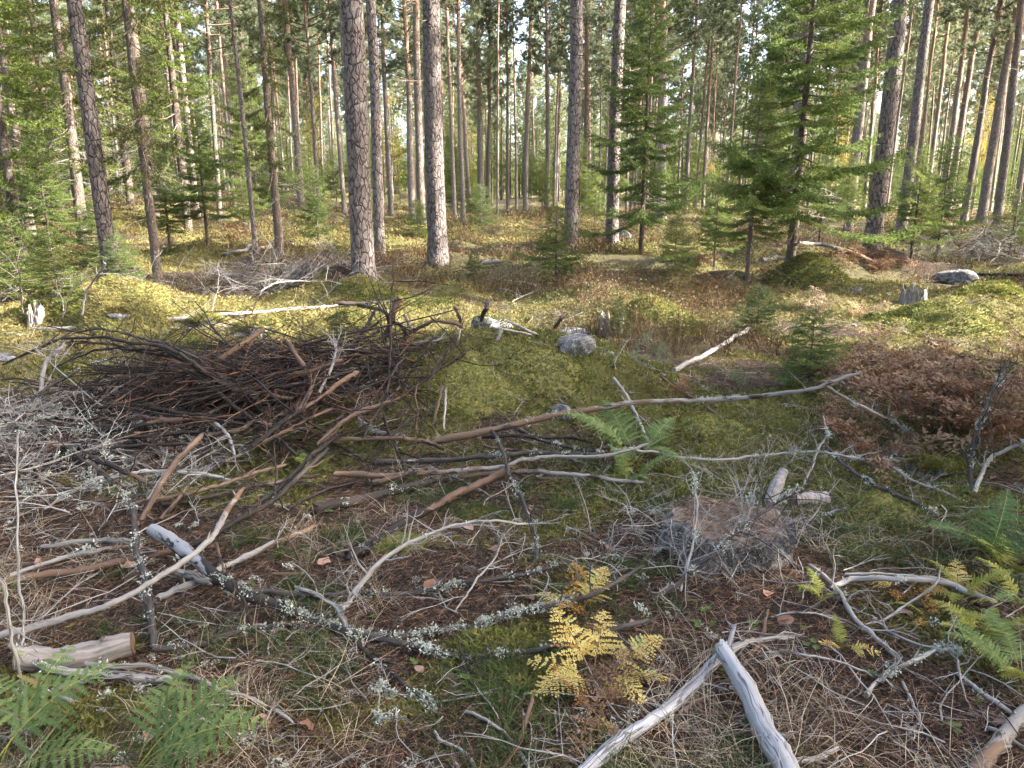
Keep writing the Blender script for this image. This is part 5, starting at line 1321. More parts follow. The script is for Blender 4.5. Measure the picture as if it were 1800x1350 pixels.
# ---------------------------------------------------------------- ferns
def frond_mesh(seed, L, wid, npin, mat, stem, curl=0.0, droop=0.6, tri=False, crinkle=0.0, bare=0.22, lean=0.55, pnl=9, split=False):
    """one fern frond: rachis with pinnae, each cut into leaflets. grows from the origin towards +x and up.
    split: the pinnae come back as meshes of their own"""
    rg = np.random.default_rng(seed); g = G(); pin = []
    s = np.linspace(0, 1, 24)
    ang = np.clip(lean * math.pi / 2 - droop * s ** 1.5 * 1.5 + curl * s, -1.5, 1.5)
    px = np.concatenate([[0], np.cumsum(np.cos(ang[:-1]))]) * L / 24; pz = np.concatenate([[0], np.cumsum(np.sin(ang[:-1]))]) * L / 24
    AX = np.column_stack([px, np.sin(s * 2 + seed) * 0.02 * L, pz])
    tube(g, AX, np.linspace(0.0035, 0.0008, 24) * (L / 0.6) ** .5, 5, 1, False, rg=rg)
    T = nrm(np.gradient(AX, axis=0))
    space = L * (1 - bare) / npin
    for k in range(npin):
        t = bare + (0.985 - bare) * ((k + 0.5) / npin) ** (0.85 if tri else 1.0)
        q = (t - bare) / (1 - bare)
        prof = (1 - q) ** 0.85 * (0.55 + 0.45 * min(q * 6, 1)) if not tri else (1 - q) ** 1.0
        P0 = np.array([np.interp(t, s, AX[:, i]) for i in range(3)]); Tt = nrm(np.array([np.interp(t, s, T[:, i]) for i in range(3)]))
        up = nrm(np.cross(Tt, [0, 1.0, 0])) * -1
        if up[2] < 0: up = -up
        for sd in (-1, 1):
            ln = wid * prof * rg.uniform(0.85, 1.1) + 0.008
            if crinkle and rg.random() < 0.15: continue
            d = nrm(np.array([0, sd, 0.0]) + Tt * rg.uniform(0.3, 0.5) + up * rg.normal(0.05, 0.06 + crinkle) - np.array([0, 0, 0.25 * crinkle]))
            lmax = min(0.42 * ln, (0.48 if tri else 0.56) * space * (1.25 if crinkle > .1 else 1.0))
            m = int(np.clip(ln / ((0.0085 if not tri else 0.011) * (1.3 if crinkle > .2 else 1)), 3, 22))
            f = (np.arange(m) + 0.3) / m
            sag = -np.array([0, 0, 1.0]) * (f ** 2)[:, None] * ln * (rg.uniform(.05, .4) + 0.6 * crinkle)
            C = P0 + d * (ln * f)[:, None] + sag + (rg.normal(0, crinkle * 0.03, (m, 3)) if crinkle else 0)
            nv = nrm(np.cross(d, Tt) * sd); nv = nv if nv[2] > 0 else -nv
            fw = nrm(np.cross(nv, d))
            b = np.concatenate([C, C, C[-1:]]); tone = np.clip(rg.normal(0.5, 0.26), 0, 1)
            dd = np.concatenate([nrm(fw * s2 + d * 0.6 + rg.normal(0, .13 + crinkle * 1.1, (m, 3))) for s2 in (-1, 1)] + [d[None]])
            lw = lmax * (1.06 - f) ** 0.6 + 0.002
            Lf = np.concatenate([lw, lw, [ln / m * 1.3]]); Wf = np.full(2 * m + 1, ln / m * 0.98); Wf[-1] *= .8
            S_ = np.concatenate([np.broadcast_to(d, (2 * m, 3)), fw[None]])
            n = 2 * m + 1; sv = S_ * (Wf / 2)[:, None]; mid = b + dd * (Lf * .6)[:, None]
            V = np.stack([b - sv, b + sv, mid + sv * .72, b + dd * Lf[:, None], mid - sv * .72], 1).reshape(-1, 3)
            o = np.arange(n)[:, None] * 5; r_ = np.repeat(np.clip(tone + rg.normal(0, .1, n), 0, 1), 5)
            gg = G() if split else g
            gg.add(V, o + np.array([[4, 2, 3]]), o + np.array([[0, 1, 2, 4]]), r_)
            mr = nv * 0.0006
            gg.add([P0 - fw * .0007 + mr, P0 + fw * .0007 + mr, C[-1] + fw * .0004 + mr, C[-1] - fw * .0004 + mr], None, [[0, 1, 2, 3]], .5, m=1)
            if split: pin.append(gg.mesh('leaflet', [mat, stem]))
    me = g.mesh('frond', [mat, stem])
    return (me, pin)

FR = {}
def fr(kind, n, **kw):
    FR[kind] = [frond_mesh(500 + len(FR) * 10 + i, **{k: (v(i) if callable(v) else v) for k, v in kw.items()}) for i in range(n)]
fr('green', 4, L=0.62, wid=0.14, npin=20, split=True, mat=MT['fern_green'], stem=MT['stem_green'], droop=lambda i: .55 + .14 * i, lean=0.58)
fr('bracken', 4, L=0.75, wid=0.28, npin=11, mat=MT['fern_green'], stem=MT['stem_green'], tri=True, droop=lambda i: .55 + .1 * i, lean=0.62, bare=.3, split=True)
fr('dark', 3, L=0.6, wid=0.20, npin=16, mat=MT['fern_dark'], stem=MT['stem_green'], tri=True, droop=.7, lean=0.6)
fr('lime', 4, L=0.5, wid=0.13, npin=17, mat=MT['fern_lime'], stem=MT['stem_green'], droop=lambda i: .5 + .15 * i, lean=.65)
fr('yellow', 4, L=0.38, wid=0.12, npin=15, split=True, mat=MT['fern_yellow'], stem=MT['stem_brown'], droop=lambda i: .4 + .18 * i, lean=.42, bare=.3, crinkle=.04)
fr('ochre', 3, L=0.34, wid=0.09, npin=15, mat=MT['fern_ochre'], stem=MT['stem_brown'], droop=.9, lean=.6, crinkle=.3)
fr('brown', 5, L=0.75, wid=0.24, npin=16, mat=MT['fern_brown'], stem=MT['stem_brown'], tri=True, droop=lambda i: 1.0 + .12 * i, lean=.72, crinkle=.24)
fr('rust', 3, L=0.55, wid=0.17, npin=14, mat=MT['fern_rust'], stem=MT['stem_brown'], tri=True, droop=1.0, lean=.75, crinkle=.26)
fr('straw', 3, L=0.7, wid=0.22, npin=16, mat=MT['fern_straw'], stem=MT['stem_brown'], tri=True, droop=1.0, lean=.7, crinkle=.26)
def fern(p, kinds, n, label, size=1.0, az0=0.0, spread=6.28, group=None, seed=0, cat='fern', name='fern', azs=None, sizes=None, tilt=0.12):
    rg = np.random.default_rng(3000 + seed)
    t = ob(name, None, None, (p[0], p[1], p[2] - 0.01)); t.empty_display_size = .1; tag(t, label, cat, group)
    for k in range(n):
        kd = kinds[k % len(kinds)]
        fm_, pins = FR[kd][int(rg.integers(len(FR[kd])))]
        f = ob('frond', fm_, t)
        for pm in pins: ob('leaflet', pm, f)
        az = azs[k] if azs else az0 + spread * (k + rg.uniform(-.3, .3)) / n
        s = size * (sizes[k] if sizes else rg.uniform(.75, 1.1)); f.scale = (s, s, s)
        f.rotation_euler = (rg.normal(0, tilt * 1.5), rg.normal(0, tilt), az)
        f.location = (rg.normal(0, .015), rg.normal(0, .015), 0)
    return t
D = R
fern(at(1110, 812), ['green'], 8, 'tall bright green fern standing right of the mound', 1.0, seed=1, azs=[D(95), D(175), D(145), D(10), D(55), D(-50), D(-110), D(205)], sizes=[1.1, 1.0, .9, .9, .85, .8, .85, .8])
fern(at(1110, 850), ['green', 'lime'], 5, 'lower green fern in front of the tall bright one', 0.6, seed=2)
fern(at(1185, 700), ['brown', 'rust'], 4, 'withered brown fern behind the tall bright green one', 0.6, seed=3)
fern(at(235, 1372), ['bracken'], 4, 'large green bracken at the bottom left, fronds arching right', 1.0, seed=4, azs=[D(35), D(5), D(75), D(-20)], sizes=[.62, .7, .5, .55])
fern(at(-20, 1375), ['bracken'], 4, 'large green bracken in the bottom left corner', 0.9, seed=5, azs=[D(40), D(80), D(10), D(120)], sizes=[.75, .65, .6, .6])
fern(at(1050, 1205), ['yellow'], 7, 'bright yellow fern at the bottom centre', 0.86, seed=6, azs=[D(75), D(118), D(165), D(205), D(30), D(-15), D(-50)], sizes=[1.0, 1.05, .9, .95, .95, .85, .8], tilt=.08)
fern(at(1030, 1085), ['ochre', 'yellow'], 4, 'ochre and yellow fern above the bright yellow one', 0.8, seed=7, azs=[D(95), D(140), D(200), D(60)])
fern(at(1040, 1262), ['rust', 'brown', 'ochre'], 6, 'shrivelled brown fern under the bright yellow one', 0.45, seed=8)
fern(at(1730, 1130), ['lime', 'lime', 'yellow'], 8, 'yellow-green fern at the right edge', 0.5, seed=9)
fern(at(1640, 1090), ['lime', 'ochre'], 5, 'small yellowing fern below the arching grey branch', 0.42, seed=10)
fern(at(1800, 1200), ['green', 'lime'], 5, 'bright green fern cut by the right edge', 0.52, seed=11, azs=[D(150), D(190), D(120), D(220), D(90)])
fern(at(1745, 990), ['dark'], 6, 'dark green fern at the right below the bracken thicket', 0.75, seed=12)
fern(at(1790, 1070), ['lime', 'green'], 5, 'light green fern between the dark and the yellow-green ones', 0.62, seed=13)
fern(at(1450, 1055), ['lime'], 4, 'little lime fern at the left end of the arching grey branch', 0.36, seed=14)
fern(at(1475, 1140), ['yellow', 'lime'], 4, 'tiny yellowed fern near the long thin twig', 0.4, seed=15)
fern(at(1580, 1045), ['ochre', 'yellow'], 3, 'ochre fern leaf tangled in the arching grey branch', 0.55, seed=16)
fern(at(1690, 1050), ['lime', 'yellow'], 6, 'pale yellow-green fern left of the yellow-green one at the right edge', 0.55, seed=31)
fern(at(1770, 1010), ['lime'], 6, 'yellow-green fern just below the dark green fern', 0.6, seed=32)
fern(at(548, 835), ['lime', 'green'], 4, 'small light-green fern growing in the brush heap', 0.42, seed=17)
fern(at(1440, 555), ['straw'], 7, 'straw-coloured bracken in front of the mossy hump', 0.8, seed=18, cat='bracken', name='bracken')
fern(at(1520, 560), ['straw', 'rust'], 5, 'pale dry bracken left of the jagged rotten stump', 0.7, seed=19, cat='bracken', name='bracken')
fern(at(1650, 625), ['straw', 'rust'], 6, 'pinkish dry bracken in the mossy clearing', 0.6, seed=20, cat='bracken', name='bracken')
fern(at(1545, 600), ['straw', 'brown'], 5, 'tangled dry bracken below the jagged rotten stump', 0.6, seed=21, cat='bracken', name='bracken')
fern(at(190, 530), ['rust'], 4, 'orange dry fern behind the mossy boulder', 0.75, seed=22, cat='bracken', name='bracken')
fern(at(1240, 470), ['rust'], 5, 'rust-red bracken among the young spruces', 0.9, seed=23, cat='bracken', name='bracken')
fern(at(1255, 505), ['rust'], 5, 'rust-red bracken left of the bare pale spruce stem', 0.9, seed=24, cat='bracken', name='bracken')
RB = []
for k in range(9):
    rg = np.random.default_rng(700 + k); bx_ = 1560 + rg.uniform(-70, 60)
    RB.append((bx_, fern(at(bx_, 470 + rg.uniform(-14, 12)), ['rust', 'brown'], 4, 'rusty bracken around the foot of the dark leaning pine', .85, group='rusty bracken by the leaning pine', seed=100 + k, cat='bracken', name='bracken')))
RB.sort(key=lambda q: q[0])
for k, (_, o) in enumerate(RB): o['label'] = 'rusty bracken around the foot of the dark leaning pine, %s from left' % ORD[k]
BT = []
n = 0; k = 0
while n < 38:
    k += 1
    rg = np.random.default_rng(800 + k)
    x = rg.uniform(1350, 1830); y = rg.uniform(650, 868)
    if x < 1430 and rg.random() < .5: continue
    if y > 845 - max(0, (1500 - x)) * 0.5: continue
    if math.hypot((x - 1630) / 75, (y - 820) / 50) < 1: continue
    BT.append((x, y, fern(at(x, y), ['brown', 'brown', 'rust'] if n % 4 else ['brown'], 3, 'brown withered bracken in the dense thicket at the right', rg.uniform(.75, 1.2), group='brown bracken thicket', seed=200 + k, cat='bracken', name='bracken')))
    n += 1
for row, (y0, y1) in (('back', (0, 720)), ('middle', (720, 785)), ('front', (785, 2000))):
    q = sorted([b for b in BT if y0 <= b[1] < y1], key=lambda b: b[0])
    for i, b in enumerate(q): b[2]['label'] = 'brown withered bracken, %s from left in the %s row of the right-hand thicket' % (ORD[i], row)

def pine_seedling(px, py, H, label, seed):
    rg = np.random.default_rng(seed); p = at(px, py); t = ob('pine_seedling', None, None, p); tag(t, label, 'pine seedling')
    g = G(); stick(g, [(0, 0, -.02), (.01, 0, H * .5), (0, .01, H)], .006, .003, 5, 0, rg, 6); A = [(0, 0, H * .6)]; B_ = [(0, .01, H * 1.05)]
    for k in range(14):
        z = H * rg.uniform(.25, .95); az = rg.uniform(0, 6.28); L = .45 * H * (1.2 - z / H); e = np.array([math.cos(az) * L, math.sin(az) * L, z + .5 * L])
        stick(g, [(0, 0, z), e], .003, .002, 4, 0, rg); A.append(np.array([0, 0, z]) * .5 + e * .5); B_.append(e)
    g.build('stem', [MT['limb']], t); c = G(); needles(c, np.array(A), np.array(B_), 420, .06, .0028, rg, 0, .1, .8); c.build('needle_tufts', [MT['pine_needle']], t)
pine_seedling(1135, 672, .36, 'bluish-green pine seedling right of the mound', 1)
pine_seedling(1165, 655, .24, 'smaller pine seedling behind the bluish-green one', 2)
pine_seedling(1300, 690, .22, 'little pine seedling left of the bracken thicket', 3)

# ---------------------------------------------------------------- ground cover (stuff)
def disc(rg, n, r):
    a = rg.uniform(0, 6.2832, n); q = np.sqrt(rg.random(n)) * r
    return np.column_stack([q * np.cos(a), q * np.sin(a), np.zeros(n)])

def grass_tuft(seed, mat, n=60, r=0.035, L=(.08, .22), W=.0022, lay=0.9):
    rg = np.random.default_rng(seed); g = G(); b = disc(rg, n, r)
    a = rg.uniform(0, 6.28, n); o = np.column_stack([np.cos(a), np.sin(a), np.zeros(n)])
    l = rg.uniform(*L, n)
    d = nrm(o * rg.uniform(.15, .9, n)[:, None] + np.array([0, 0, 1.0]))
    bend = o * (l * rg.uniform(.2, lay, n))[:, None] - np.array([0, 0, 1.0]) * (l * rg.uniform(.1, .75, n))[:, None]
    blades(g, b, d, l, W, bend, 2, None, 0, rg)
    g.mat = mat
    return g
def twig_kind(seed, mat, L=.5, r=.003, nb=7, sub=True):
    rg = np.random.default_rng(seed); g = G()
    a = 0.0; P = [np.zeros(3)]; d = np.array([1.0, 0, 0.02])
    for k in range(6):
        d = nrm(d + np.array([0, rg.normal(0, .2), rg.normal(0, .12)])); P.append(P[-1] + d * L / 6)
    P = np.array(P); P[:, 2] -= np.linspace(0, 1, 7) * P[-1, 2]; P[:, 2] += 0.012
    stick(g, P, r, r * .35, 5, 0, rg, 7)
    for k in range(nb):
        i = int(rg.integers(1, 6)); b = P[i]; s = 1 if k % 2 else -1
        dd = nrm(np.array([rg.uniform(.3, 1), s * rg.uniform(.4, 1), rg.normal(.05, .3)])); l = L * rg.uniform(.15, .45)
        m = b + dd * l * .5 + rg.normal(0, .012, 3); e = b + dd * l + rg.normal(0, .02, 3)
        stick(g, [b, m, e], r * .5, r * .22, 3, 0, rg, 3)
        if sub:
            for w in range(1 + k % 2):
                q = b + (e - b) * rg.uniform(.3, .9); stick(g, [q, q + nrm(dd + rg.normal(0, .6, 3)) * l * .4], r * .25, r * .15, 3, 0, rg)
    g.mat = mat
    return g
def lichen_kind(seed, n=44, r=.03, s=.012):
    rg = np.random.default_rng(seed); g = G(); b = disc(rg, n, r); b[:, 2] = rg.uniform(0, .018, n)
    blades(g, b, nrm(rg.normal(size=(n, 3)) + np.array([0, 0, .5])), s, s * .55, None, 1, None, 0, rg)
    g.mat = MT['lichen']
    return g
def seedling_kind(seed):
    rg = np.random.default_rng(seed); g = G()
    for k in range(3):
        p = disc(rg, 1, .03)[0]; e = p + np.array([rg.normal(0, .01), rg.normal(0, .01), rg.uniform(.03, .07)])
        stick(g, [p, e], .001, .0008, 3, 0, rg); m = 6
        a = np.arange(m) * 6.283 / m + rg.random(); d = np.column_stack([np.cos(a), np.sin(a), np.full(m, .25)])
        V = []; T = []
        for q in range(m):
            sd = np.array([-d[q, 1], d[q, 0], 0]) * .009
            V += [e, e + d[q] * .014 + sd, e + d[q] * .028, e + d[q] * .014 - sd]
        o = np.arange(m)[:, None] * 4
        g.add(V, None, o + np.array([[0, 1, 2, 3]]), np.repeat(rg.random(m), 4))
    g.mat = MT['seedling']
    return g
def leaf_kind(seed):
    rg = np.random.default_rng(seed); g = G(); n = 9; a = np.linspace(0, 6.283, n, endpoint=False)
    q = np.column_stack([.028 * np.cos(a), .018 * np.sin(a) * (1 + .2 * np.cos(a * 3)), rg.normal(0, .004, n) + .01 + .006 * np.abs(np.sin(a))])
    V = np.vstack([q, [[0, 0, .006]]]); T = np.stack([np.arange(n), (np.arange(n) + 1) % n, np.full(n, n)], -1)
    g.add(V, T, None, rg.random()); g.mat = MT['dead_leaf']; return g

def field(n, y0, y1, pw=1.0, half=0.86, seed=0):
    """random ground points, density falling off with distance"""
    rg = np.random.default_rng(seed); u = rg.random(n) ** pw
    y = y0 * (y1 / y0) ** u; x = (y + 0.8) * rg.uniform(-half, half, n)
    return x, y, rg
def put(name, meshes, x, y, rg, s, label, lift=0.0, tilt=0.12, zr=None, weights=None, az=None):
    n = len(x); e = 0.05
    z = hgt(x, y) + lift + (zr if zr is not None else 0)
    sx = (hgt(x + e, y) - hgt(x - e, y)) / (2 * e); sy = (hgt(x, y + e) - hgt(x, y - e)) / (2 * e)
    rot = np.column_stack([np.arctan(sy) + rg.normal(0, tilt, n), -np.arctan(sx) + rg.normal(0, tilt, n), rg.uniform(0, 6.2832, n)])
    if az is not None: rot[:, 2] = az
    # spin about z first so that the tilt follows the slope: Euler XYZ applies z last, so convert
    c, sn = np.cos(rot[:, 2]), np.sin(rot[:, 2]); rx = rot[:, 0] * c + rot[:, 1] * sn; ry = -rot[:, 0] * sn + rot[:, 1] * c
    idx = rg.choice(len(meshes), n, p=weights)
    if isinstance(meshes[0], G):
        ms = []
        for q in meshes:
            if q.mat not in ms: ms.append(q.mat)
        return bake(name, meshes, ms, np.asarray(x), np.asarray(y), z, rx, ry, rot[:, 2], np.broadcast_to(np.asarray(s, float), (n,)), idx, label, rg)
    return scatter(name, meshes, np.column_stack([x, y, z]), np.column_stack([rx, ry, rot[:, 2]]), s, idx, label)
def off_stump(x, y, m=0.0): return np.hypot(x - SP0[0], y - SP0[1]) > SR * 1.05 + m

def bake(name, Gs, mats, x, y, z, rx, ry, rz, sc, idx, label, rg):
    """one real mesh of many small pieces lying on the ground"""
    out = G(); 
    for k, g0 in enumerate(Gs):
        sel = np.where(idx == k)[0]
        if not len(sel): continue
        V = np.concatenate(g0.V); n = len(V); m = len(sel)
        cz, sz = np.cos(rz[sel]), np.sin(rz[sel]); cx, sx_ = np.cos(rx[sel]), np.sin(rx[sel]); cy, sy_ = np.cos(ry[sel]), np.sin(ry[sel])
        W = V[None] * sc[sel][:, None, None]
        a, b, c = W[..., 0], W[..., 1], W[..., 2]
        b, c = b * cx[:, None] - c * sx_[:, None], b * sx_[:, None] + c * cx[:, None]
        a, c = a * cy[:, None] + c * sy_[:, None], -a * sy_[:, None] + c * cy[:, None]
        a, b = a * cz[:, None] - b * sz[:, None], a * sz[:, None] + b * cz[:, None]
        P = np.stack([a + x[sel][:, None], b + y[sel][:, None], c + z[sel][:, None]], -1).reshape(-1, 3)
        o = (np.arange(m) * n)[:, None, None]
        T = (np.concatenate(g0.T)[None] + o).reshape(-1, 3) if g0.T else None
        Q = (np.concatenate(g0.Q)[None] + o).reshape(-1, 4) if g0.Q else None
        r = np.clip(np.tile(np.concatenate(g0.r), m) + np.repeat(rg.normal(0, .12, m), n), 0, 1)
        bk = np.tile(np.concatenate(g0.bk), (m, 1)) + np.repeat(rg.uniform(0, 40, (m, 3)), n, 0)
        out.add(P, T, Q, r, np.tile(np.concatenate(g0.u), m), bk, k and mats.index(g0.mat) or mats.index(g0.mat))
    o = out.build(name, mats); tag(o, label, kind='stuff'); return o

# moss
x, y, rg = field(430000, 1.2, 36, 0.9, seed=1)
mm = moss_mask(x, y); k = (rg.random(len(x)) < sst(mm, 0.36, 0.60)) & off_stump(x, y)
x, y, mm = x[k], y[k], mm[k]; n = len(x)
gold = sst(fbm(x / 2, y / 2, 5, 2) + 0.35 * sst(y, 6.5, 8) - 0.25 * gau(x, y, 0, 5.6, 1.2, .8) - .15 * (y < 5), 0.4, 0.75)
cush = fbm(x / .13, y / .13, 15, 2)
z = hgt(x, y) + 0.045 * cush * sst(mm, .4, .7) - .006 + .01 * rg.random(n)
s_ = (0.015 + 0.0034 * y) * rg.uniform(.6, 1.25, n)
r = np.clip(.25 + .9 * (cush - .3) + rg.normal(0, .2, n), 0, 1); w = rg.random(n) * .6 + fbm(x / .5, y / .5, 25, 2) * .4
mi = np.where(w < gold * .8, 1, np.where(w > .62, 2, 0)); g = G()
for k in range(3):
    q = mi == k; b = np.column_stack([x, y, z])[q]
    for rep in range(2):
        d = nrm(np.column_stack([rg.normal(0, .8, (len(b), 2)), rg.uniform(.15, 1.0, len(b))]))
        blades(g, b, d, s_[q], s_[q] * .34, None, 1, np.clip(r[q] + rg.normal(0, .1, len(b)), 0, 1), k, rg)
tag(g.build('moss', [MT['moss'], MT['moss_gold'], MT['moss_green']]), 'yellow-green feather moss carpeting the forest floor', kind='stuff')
# needle litter
x, y, rg = field(250000, 1.2, 12, 1.0, seed=2)
k = rg.random(len(x)) < (1.0 - 0.8 * sst(moss_mask(x, y), .4, .65)); x, y = x[k], y[k]; n = len(x)
zr = np.where(np.hypot(x - SP0[0], y - SP0[1]) < SR * .9, 0.128 + SP0[2], np.where(off_stump(x, y), hgt(x, y), -5))
a = rg.uniform(0, 6.28, n); e = .03
d = np.column_stack([np.cos(a), np.sin(a), rg.normal(0, .12, n) + (hgt(x + e * np.cos(a), y + e * np.sin(a)) - hgt(x, y)) / e * (zr > -4)])
g = G(); L = rg.uniform(.035, .085, n) * (.9 + .05 * y)
blades(g, np.column_stack([x, y, zr + rg.uniform(.002, .028, n)]), d, L, rg.uniform(.0018, .0032, n) * (.8 + .12 * y), np.column_stack([rg.normal(0, .008, (n, 2)), rg.normal(-.003, .004, n)]), 1, None, 0, rg)
tag(g.build('needle_litter', [MT['needle_litter']]), 'fallen orange-brown pine needles strewn over the floor', kind='stuff')
# grass
x, y, rg = field(4600, 1.3, 9, 1.0, seed=3)
gm = fbm(x / .55, y / .55, 91, 2) + .25 * gau(x, y, -1.0, 2.5, .7, .5) + .2 * gau(x, y, 1.5, 3.6, .8, .5) + .15 * gau(x, y, -.9, 3.3, .5, .4) - .1 * (y > 4.5)
k = (gm > .57) & off_stump(x, y, .03); x, y = x[k], y[k]
put('green_grass', [grass_tuft(50 + i, MT['grass'], 38, L=(.05, .16), W=.003) for i in range(5)], x, y, rg, .55 + .5 * rg.random(len(x)), 'tufts of fine green forest grass', 0, .15)
x, y, rg = field(3300, 1.3, 16, 1.0, seed=4)
k = (fbm(x / .7, y / .7, 93, 2) > .46) & off_stump(x, y, .03); x, y = x[k], y[k]
put('dead_grass', [grass_tuft(60 + i, MT['straw'], 13, .05, (.07, .22), .0025, 1.1) for i in range(5)], x, y, rg, .5 + .6 * rg.random(len(x)), 'pale dead grass blades bent over the litter', 0, .25)
# heath: bilberry sprigs
x, y, rg = field(19000, 6.8, 50, 0.8, seed=5)
k = rg.random(len(x)) < (.3 + .7 * sst(fbm(x / 1.3, y / 1.3, 87, 2), .4, .55)) * sst(heath_mask(x, y) - .35 * sst(moss_mask(x, y), .5, .8) * (y < 14), .3, .6); x, y = x[k], y[k]; n = len(x)
z = hgt(x, y); H = rg.uniform(.06, .16, n) * (.9 + .012 * y) * (.6 + 1.9 * sst(fbm(x / 1.3, y / 1.3, 87, 2), .46, .66)); g = G()
tone = np.clip(1.6 * (fbm(x / 1.1, y / 1.1, 71, 2) - .5) + .5 + rg.normal(0, .16, n), 0, 1)
m = 26; ci = np.repeat(np.arange(n), m)
off = np.column_stack([rg.normal(0, 1, (n * m, 2)), np.zeros(n * m)]) * (.05 + .006 * y[ci])[:, None]
t = rg.uniform(.1, 1.05, n * m)
b = np.column_stack([x, y, z])[ci] + off + np.array([0, 0, 1.0]) * (t * H[ci])[:, None]
ls = (.010 + .0017 * y[ci]) * rg.uniform(.7, 1.3, n * m)
blades(g, b, nrm(rg.normal(size=(n * m, 3)) + np.array([0, 0, .3])), ls, ls * .65, None, 1, np.clip(tone[ci] + rg.normal(0, .13, n * m), 0, 1), 0, rg)
m = 5; ci = np.repeat(np.arange(n), m)
b = np.column_stack([x, y, z])[ci] + np.column_stack([rg.normal(0, .04, (n * m, 2)), np.zeros(n * m)])
blades(g, b, nrm(np.column_stack([rg.normal(0, .35, (n * m, 2)), np.ones(n * m)])), H[ci], .004 + .0006 * y[ci], None, 1, .1, 0, rg)
tag(g.build('heath', [MT['heath']]), 'low bilberry heath turning rust and olive', kind='stuff')
# twigs
x, y, rg = field(1350, 1.3, 11, 1.0, seed=6)
k = off_stump(x, y, .05); x, y = x[k], y[k]
kg = [twig_kind(80 + i, MT['twig_grey'], .35 + .05 * i, .0028 + .0004 * i, 6) for i in range(6)]
kd = [twig_kind(90 + i, MT['twig_dark'], .4 + .05 * i, .003, 6) for i in range(4)]; kb = [twig_kind(96 + i, MT['twig_brown'], .35 + .05 * i, .003, 5) for i in range(4)]
put('twig_litter', kg + kd + kb, x, y, rg, .35 + .5 * rg.random(len(x)), 'thin dead twigs strewn over the forest floor', .006, .1, np.abs(rg.normal(0, .02, len(x))), weights=[.1] * 6 + [.05] * 4 + [.05] * 4)
# brushwood of the heap: long dark branchlets piled, most of them pointing left
kl = [twig_kind(150 + i, MT['twig_dark'], .75 + .08 * i, .0055 + .0008 * i, 7, False) for i in range(5)] + [twig_kind(160 + i, MT['twig_brown'] if i else MT['tan'], .7 + .06 * i, .007, 6, False) for i in range(2)]
rg = np.random.default_rng(7); n = 600
x = rg.normal(-1.45, .8, n); y = rg.normal(5.2, .42, n); k = (x < -.55) & (x > -3.9); x, y = x[k], y[k]; n = len(x)
top = (.12 + .42 * fbm(x / .55, y / .55, 33, 2) * np.exp(-((x + 1.5) / 1.1) ** 2 - ((y - 5.35) / .5) ** 2)) * (np.abs(y - 5.25) < .9)
put('brushwood', kl + kd + kb + kg[:3], x, y, rg, .6 + .75 * rg.random(n), 'tangle of thin dark twigs filling the brush heap', .01, .16, top * rg.random(n) ** .6, weights=[.10] * 5 + [.09] * 2 + [.04] * 4 + [.025] * 4 + [.02] * 3, az=math.pi + rg.normal(.1, .7, n) + np.where(rg.random(n) < .35, rg.uniform(-2.5, 2.5, n), 0))
# grey lichened twigs left
rg = np.random.default_rng(8); n = 480
x = rg.normal(-3.0, .6, n); y = rg.normal(4.3, .5, n)
put('grey_brushwood', kg + kd + kb, x, y, rg, .7 + .7 * rg.random(n), 'tangle of thin grey twigs heaped at the left edge', .01, .3, .3 * np.exp(-((x + 3.1) / .7) ** 2 - ((y - 4.4) / .5) ** 2) * rg.random(n), weights=[.1] * 6 + [.06] * 4 + [.04] * 4)
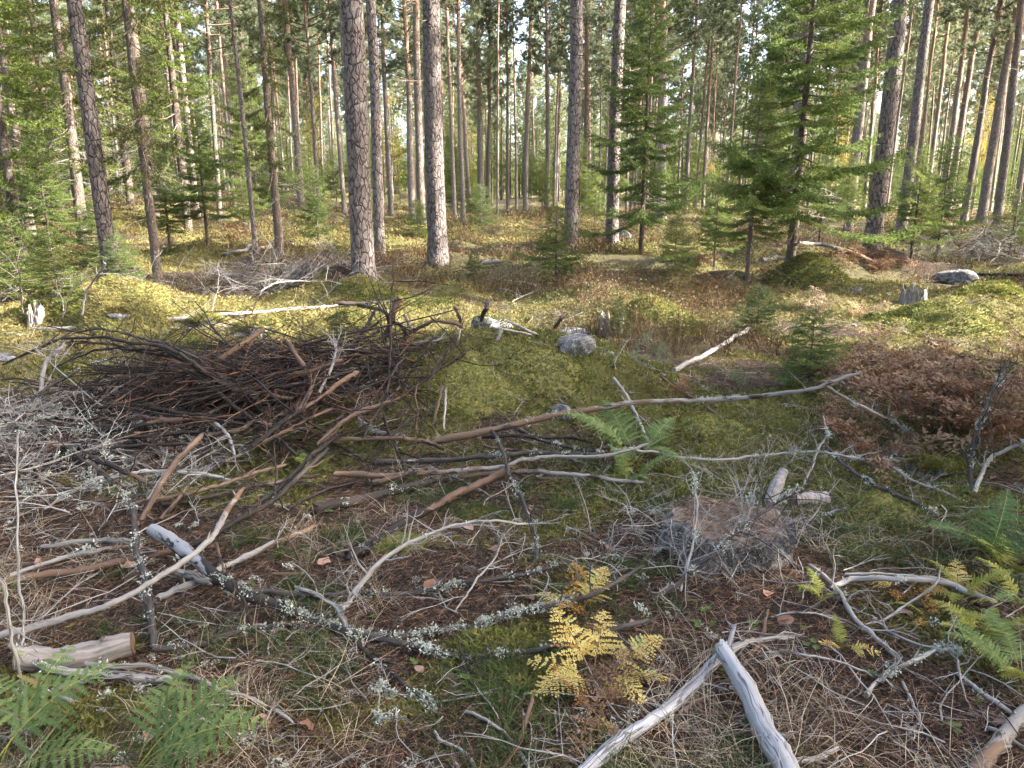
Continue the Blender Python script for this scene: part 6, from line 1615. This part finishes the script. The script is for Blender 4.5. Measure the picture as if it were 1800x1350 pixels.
# needles and twigs on the mound and grey brush behind the birch log
rg = np.random.default_rng(9); n = 520
c = at(455, 515); x = rg.normal(c[0], .95, n); y = rg.normal(c[1] + .3, .5, n)
put('far_brush_heap', kg[:4] + kd[:2] + kb[:2], x, y, rg, 1.0 + .9 * rg.random(n), 'grey heap of fine brushwood behind the birch log', .02, .4, .42 * np.exp(-((x - c[0]) / .9) ** 2 - ((y - c[1] - .3) / .6) ** 2) * rg.random(n))
rg = np.random.default_rng(10); n = 220
c = at(1740, 452); x = rg.normal(c[0], 1.2, n); y = rg.normal(c[1], .7, n)
put('right_brush_heap', kg[:4] + kd[:2], x, y, rg, 1.2 + .9 * rg.random(n), 'grey heap of brushwood near the right edge under the pines', .02, .4, .5 * rg.random(n))
# lichen tufts, seedlings, fallen leaves
x, y, rg = field(620, 1.3, 6.5, 1.0, seed=11); k = fbm(x / .6, y / .6, 44, 2) > .5; x, y = x[k], y[k]
put('ground_lichen', [lichen_kind(110 + i) for i in range(4)], x, y, rg, .4 + .7 * rg.random(len(x)), 'pale lichen tufts dropped on the litter', .012, .3)
rg = np.random.default_rng(12); n = 200
x = rg.normal(-2.9, .55, n); y = rg.normal(4.3, .5, n)
put('heap_lichen', [lichen_kind(120 + i, 55, .04, .014) for i in range(4)], x, y, rg, .5 + .8 * rg.random(n), 'pale green lichen hanging in the grey twigs at the left', .02, .6, .3 * np.exp(-((x + 3.1) / .7) ** 2 - ((y - 4.4) / .5) ** 2) * rg.random(n) + .02)
x, y, rg = field(260, 1.4, 4.5, 1.0, seed=13); k = (x > .5) & off_stump(x, y, .04) | (rg.random(len(x)) < .15); x, y = x[k], y[k]
put('seedlings', [seedling_kind(130 + i) for i in range(4)], x, y, rg, .3 + .35 * rg.random(len(x)), 'tiny bright green seedlings dotted in the litter', .005, .15)
x, y, rg = field(120, 1.5, 9, 1.0, seed=14)
put('fallen_leaves', [leaf_kind(140 + i) for i in range(4)], x, y, rg, .6 + .7 * rg.random(len(x)), 'scattered fallen brown and pinkish leaves', .015, .3)

rg = np.random.default_rng(31); n = 90
x = rg.normal(SP0[0] - .05, .28, n); y = rg.normal(SP0[1] - .12, .2, n)
put('stump_twigs', [twig_kind(170 + i, MT['twig_grey'], .4, .0024, 9) for i in range(4)], x, y, rg, .5 + .5 * rg.random(n), 'spray of fine grey twigs tangled around the round stump', .02, .6, .16 * rg.random(n))
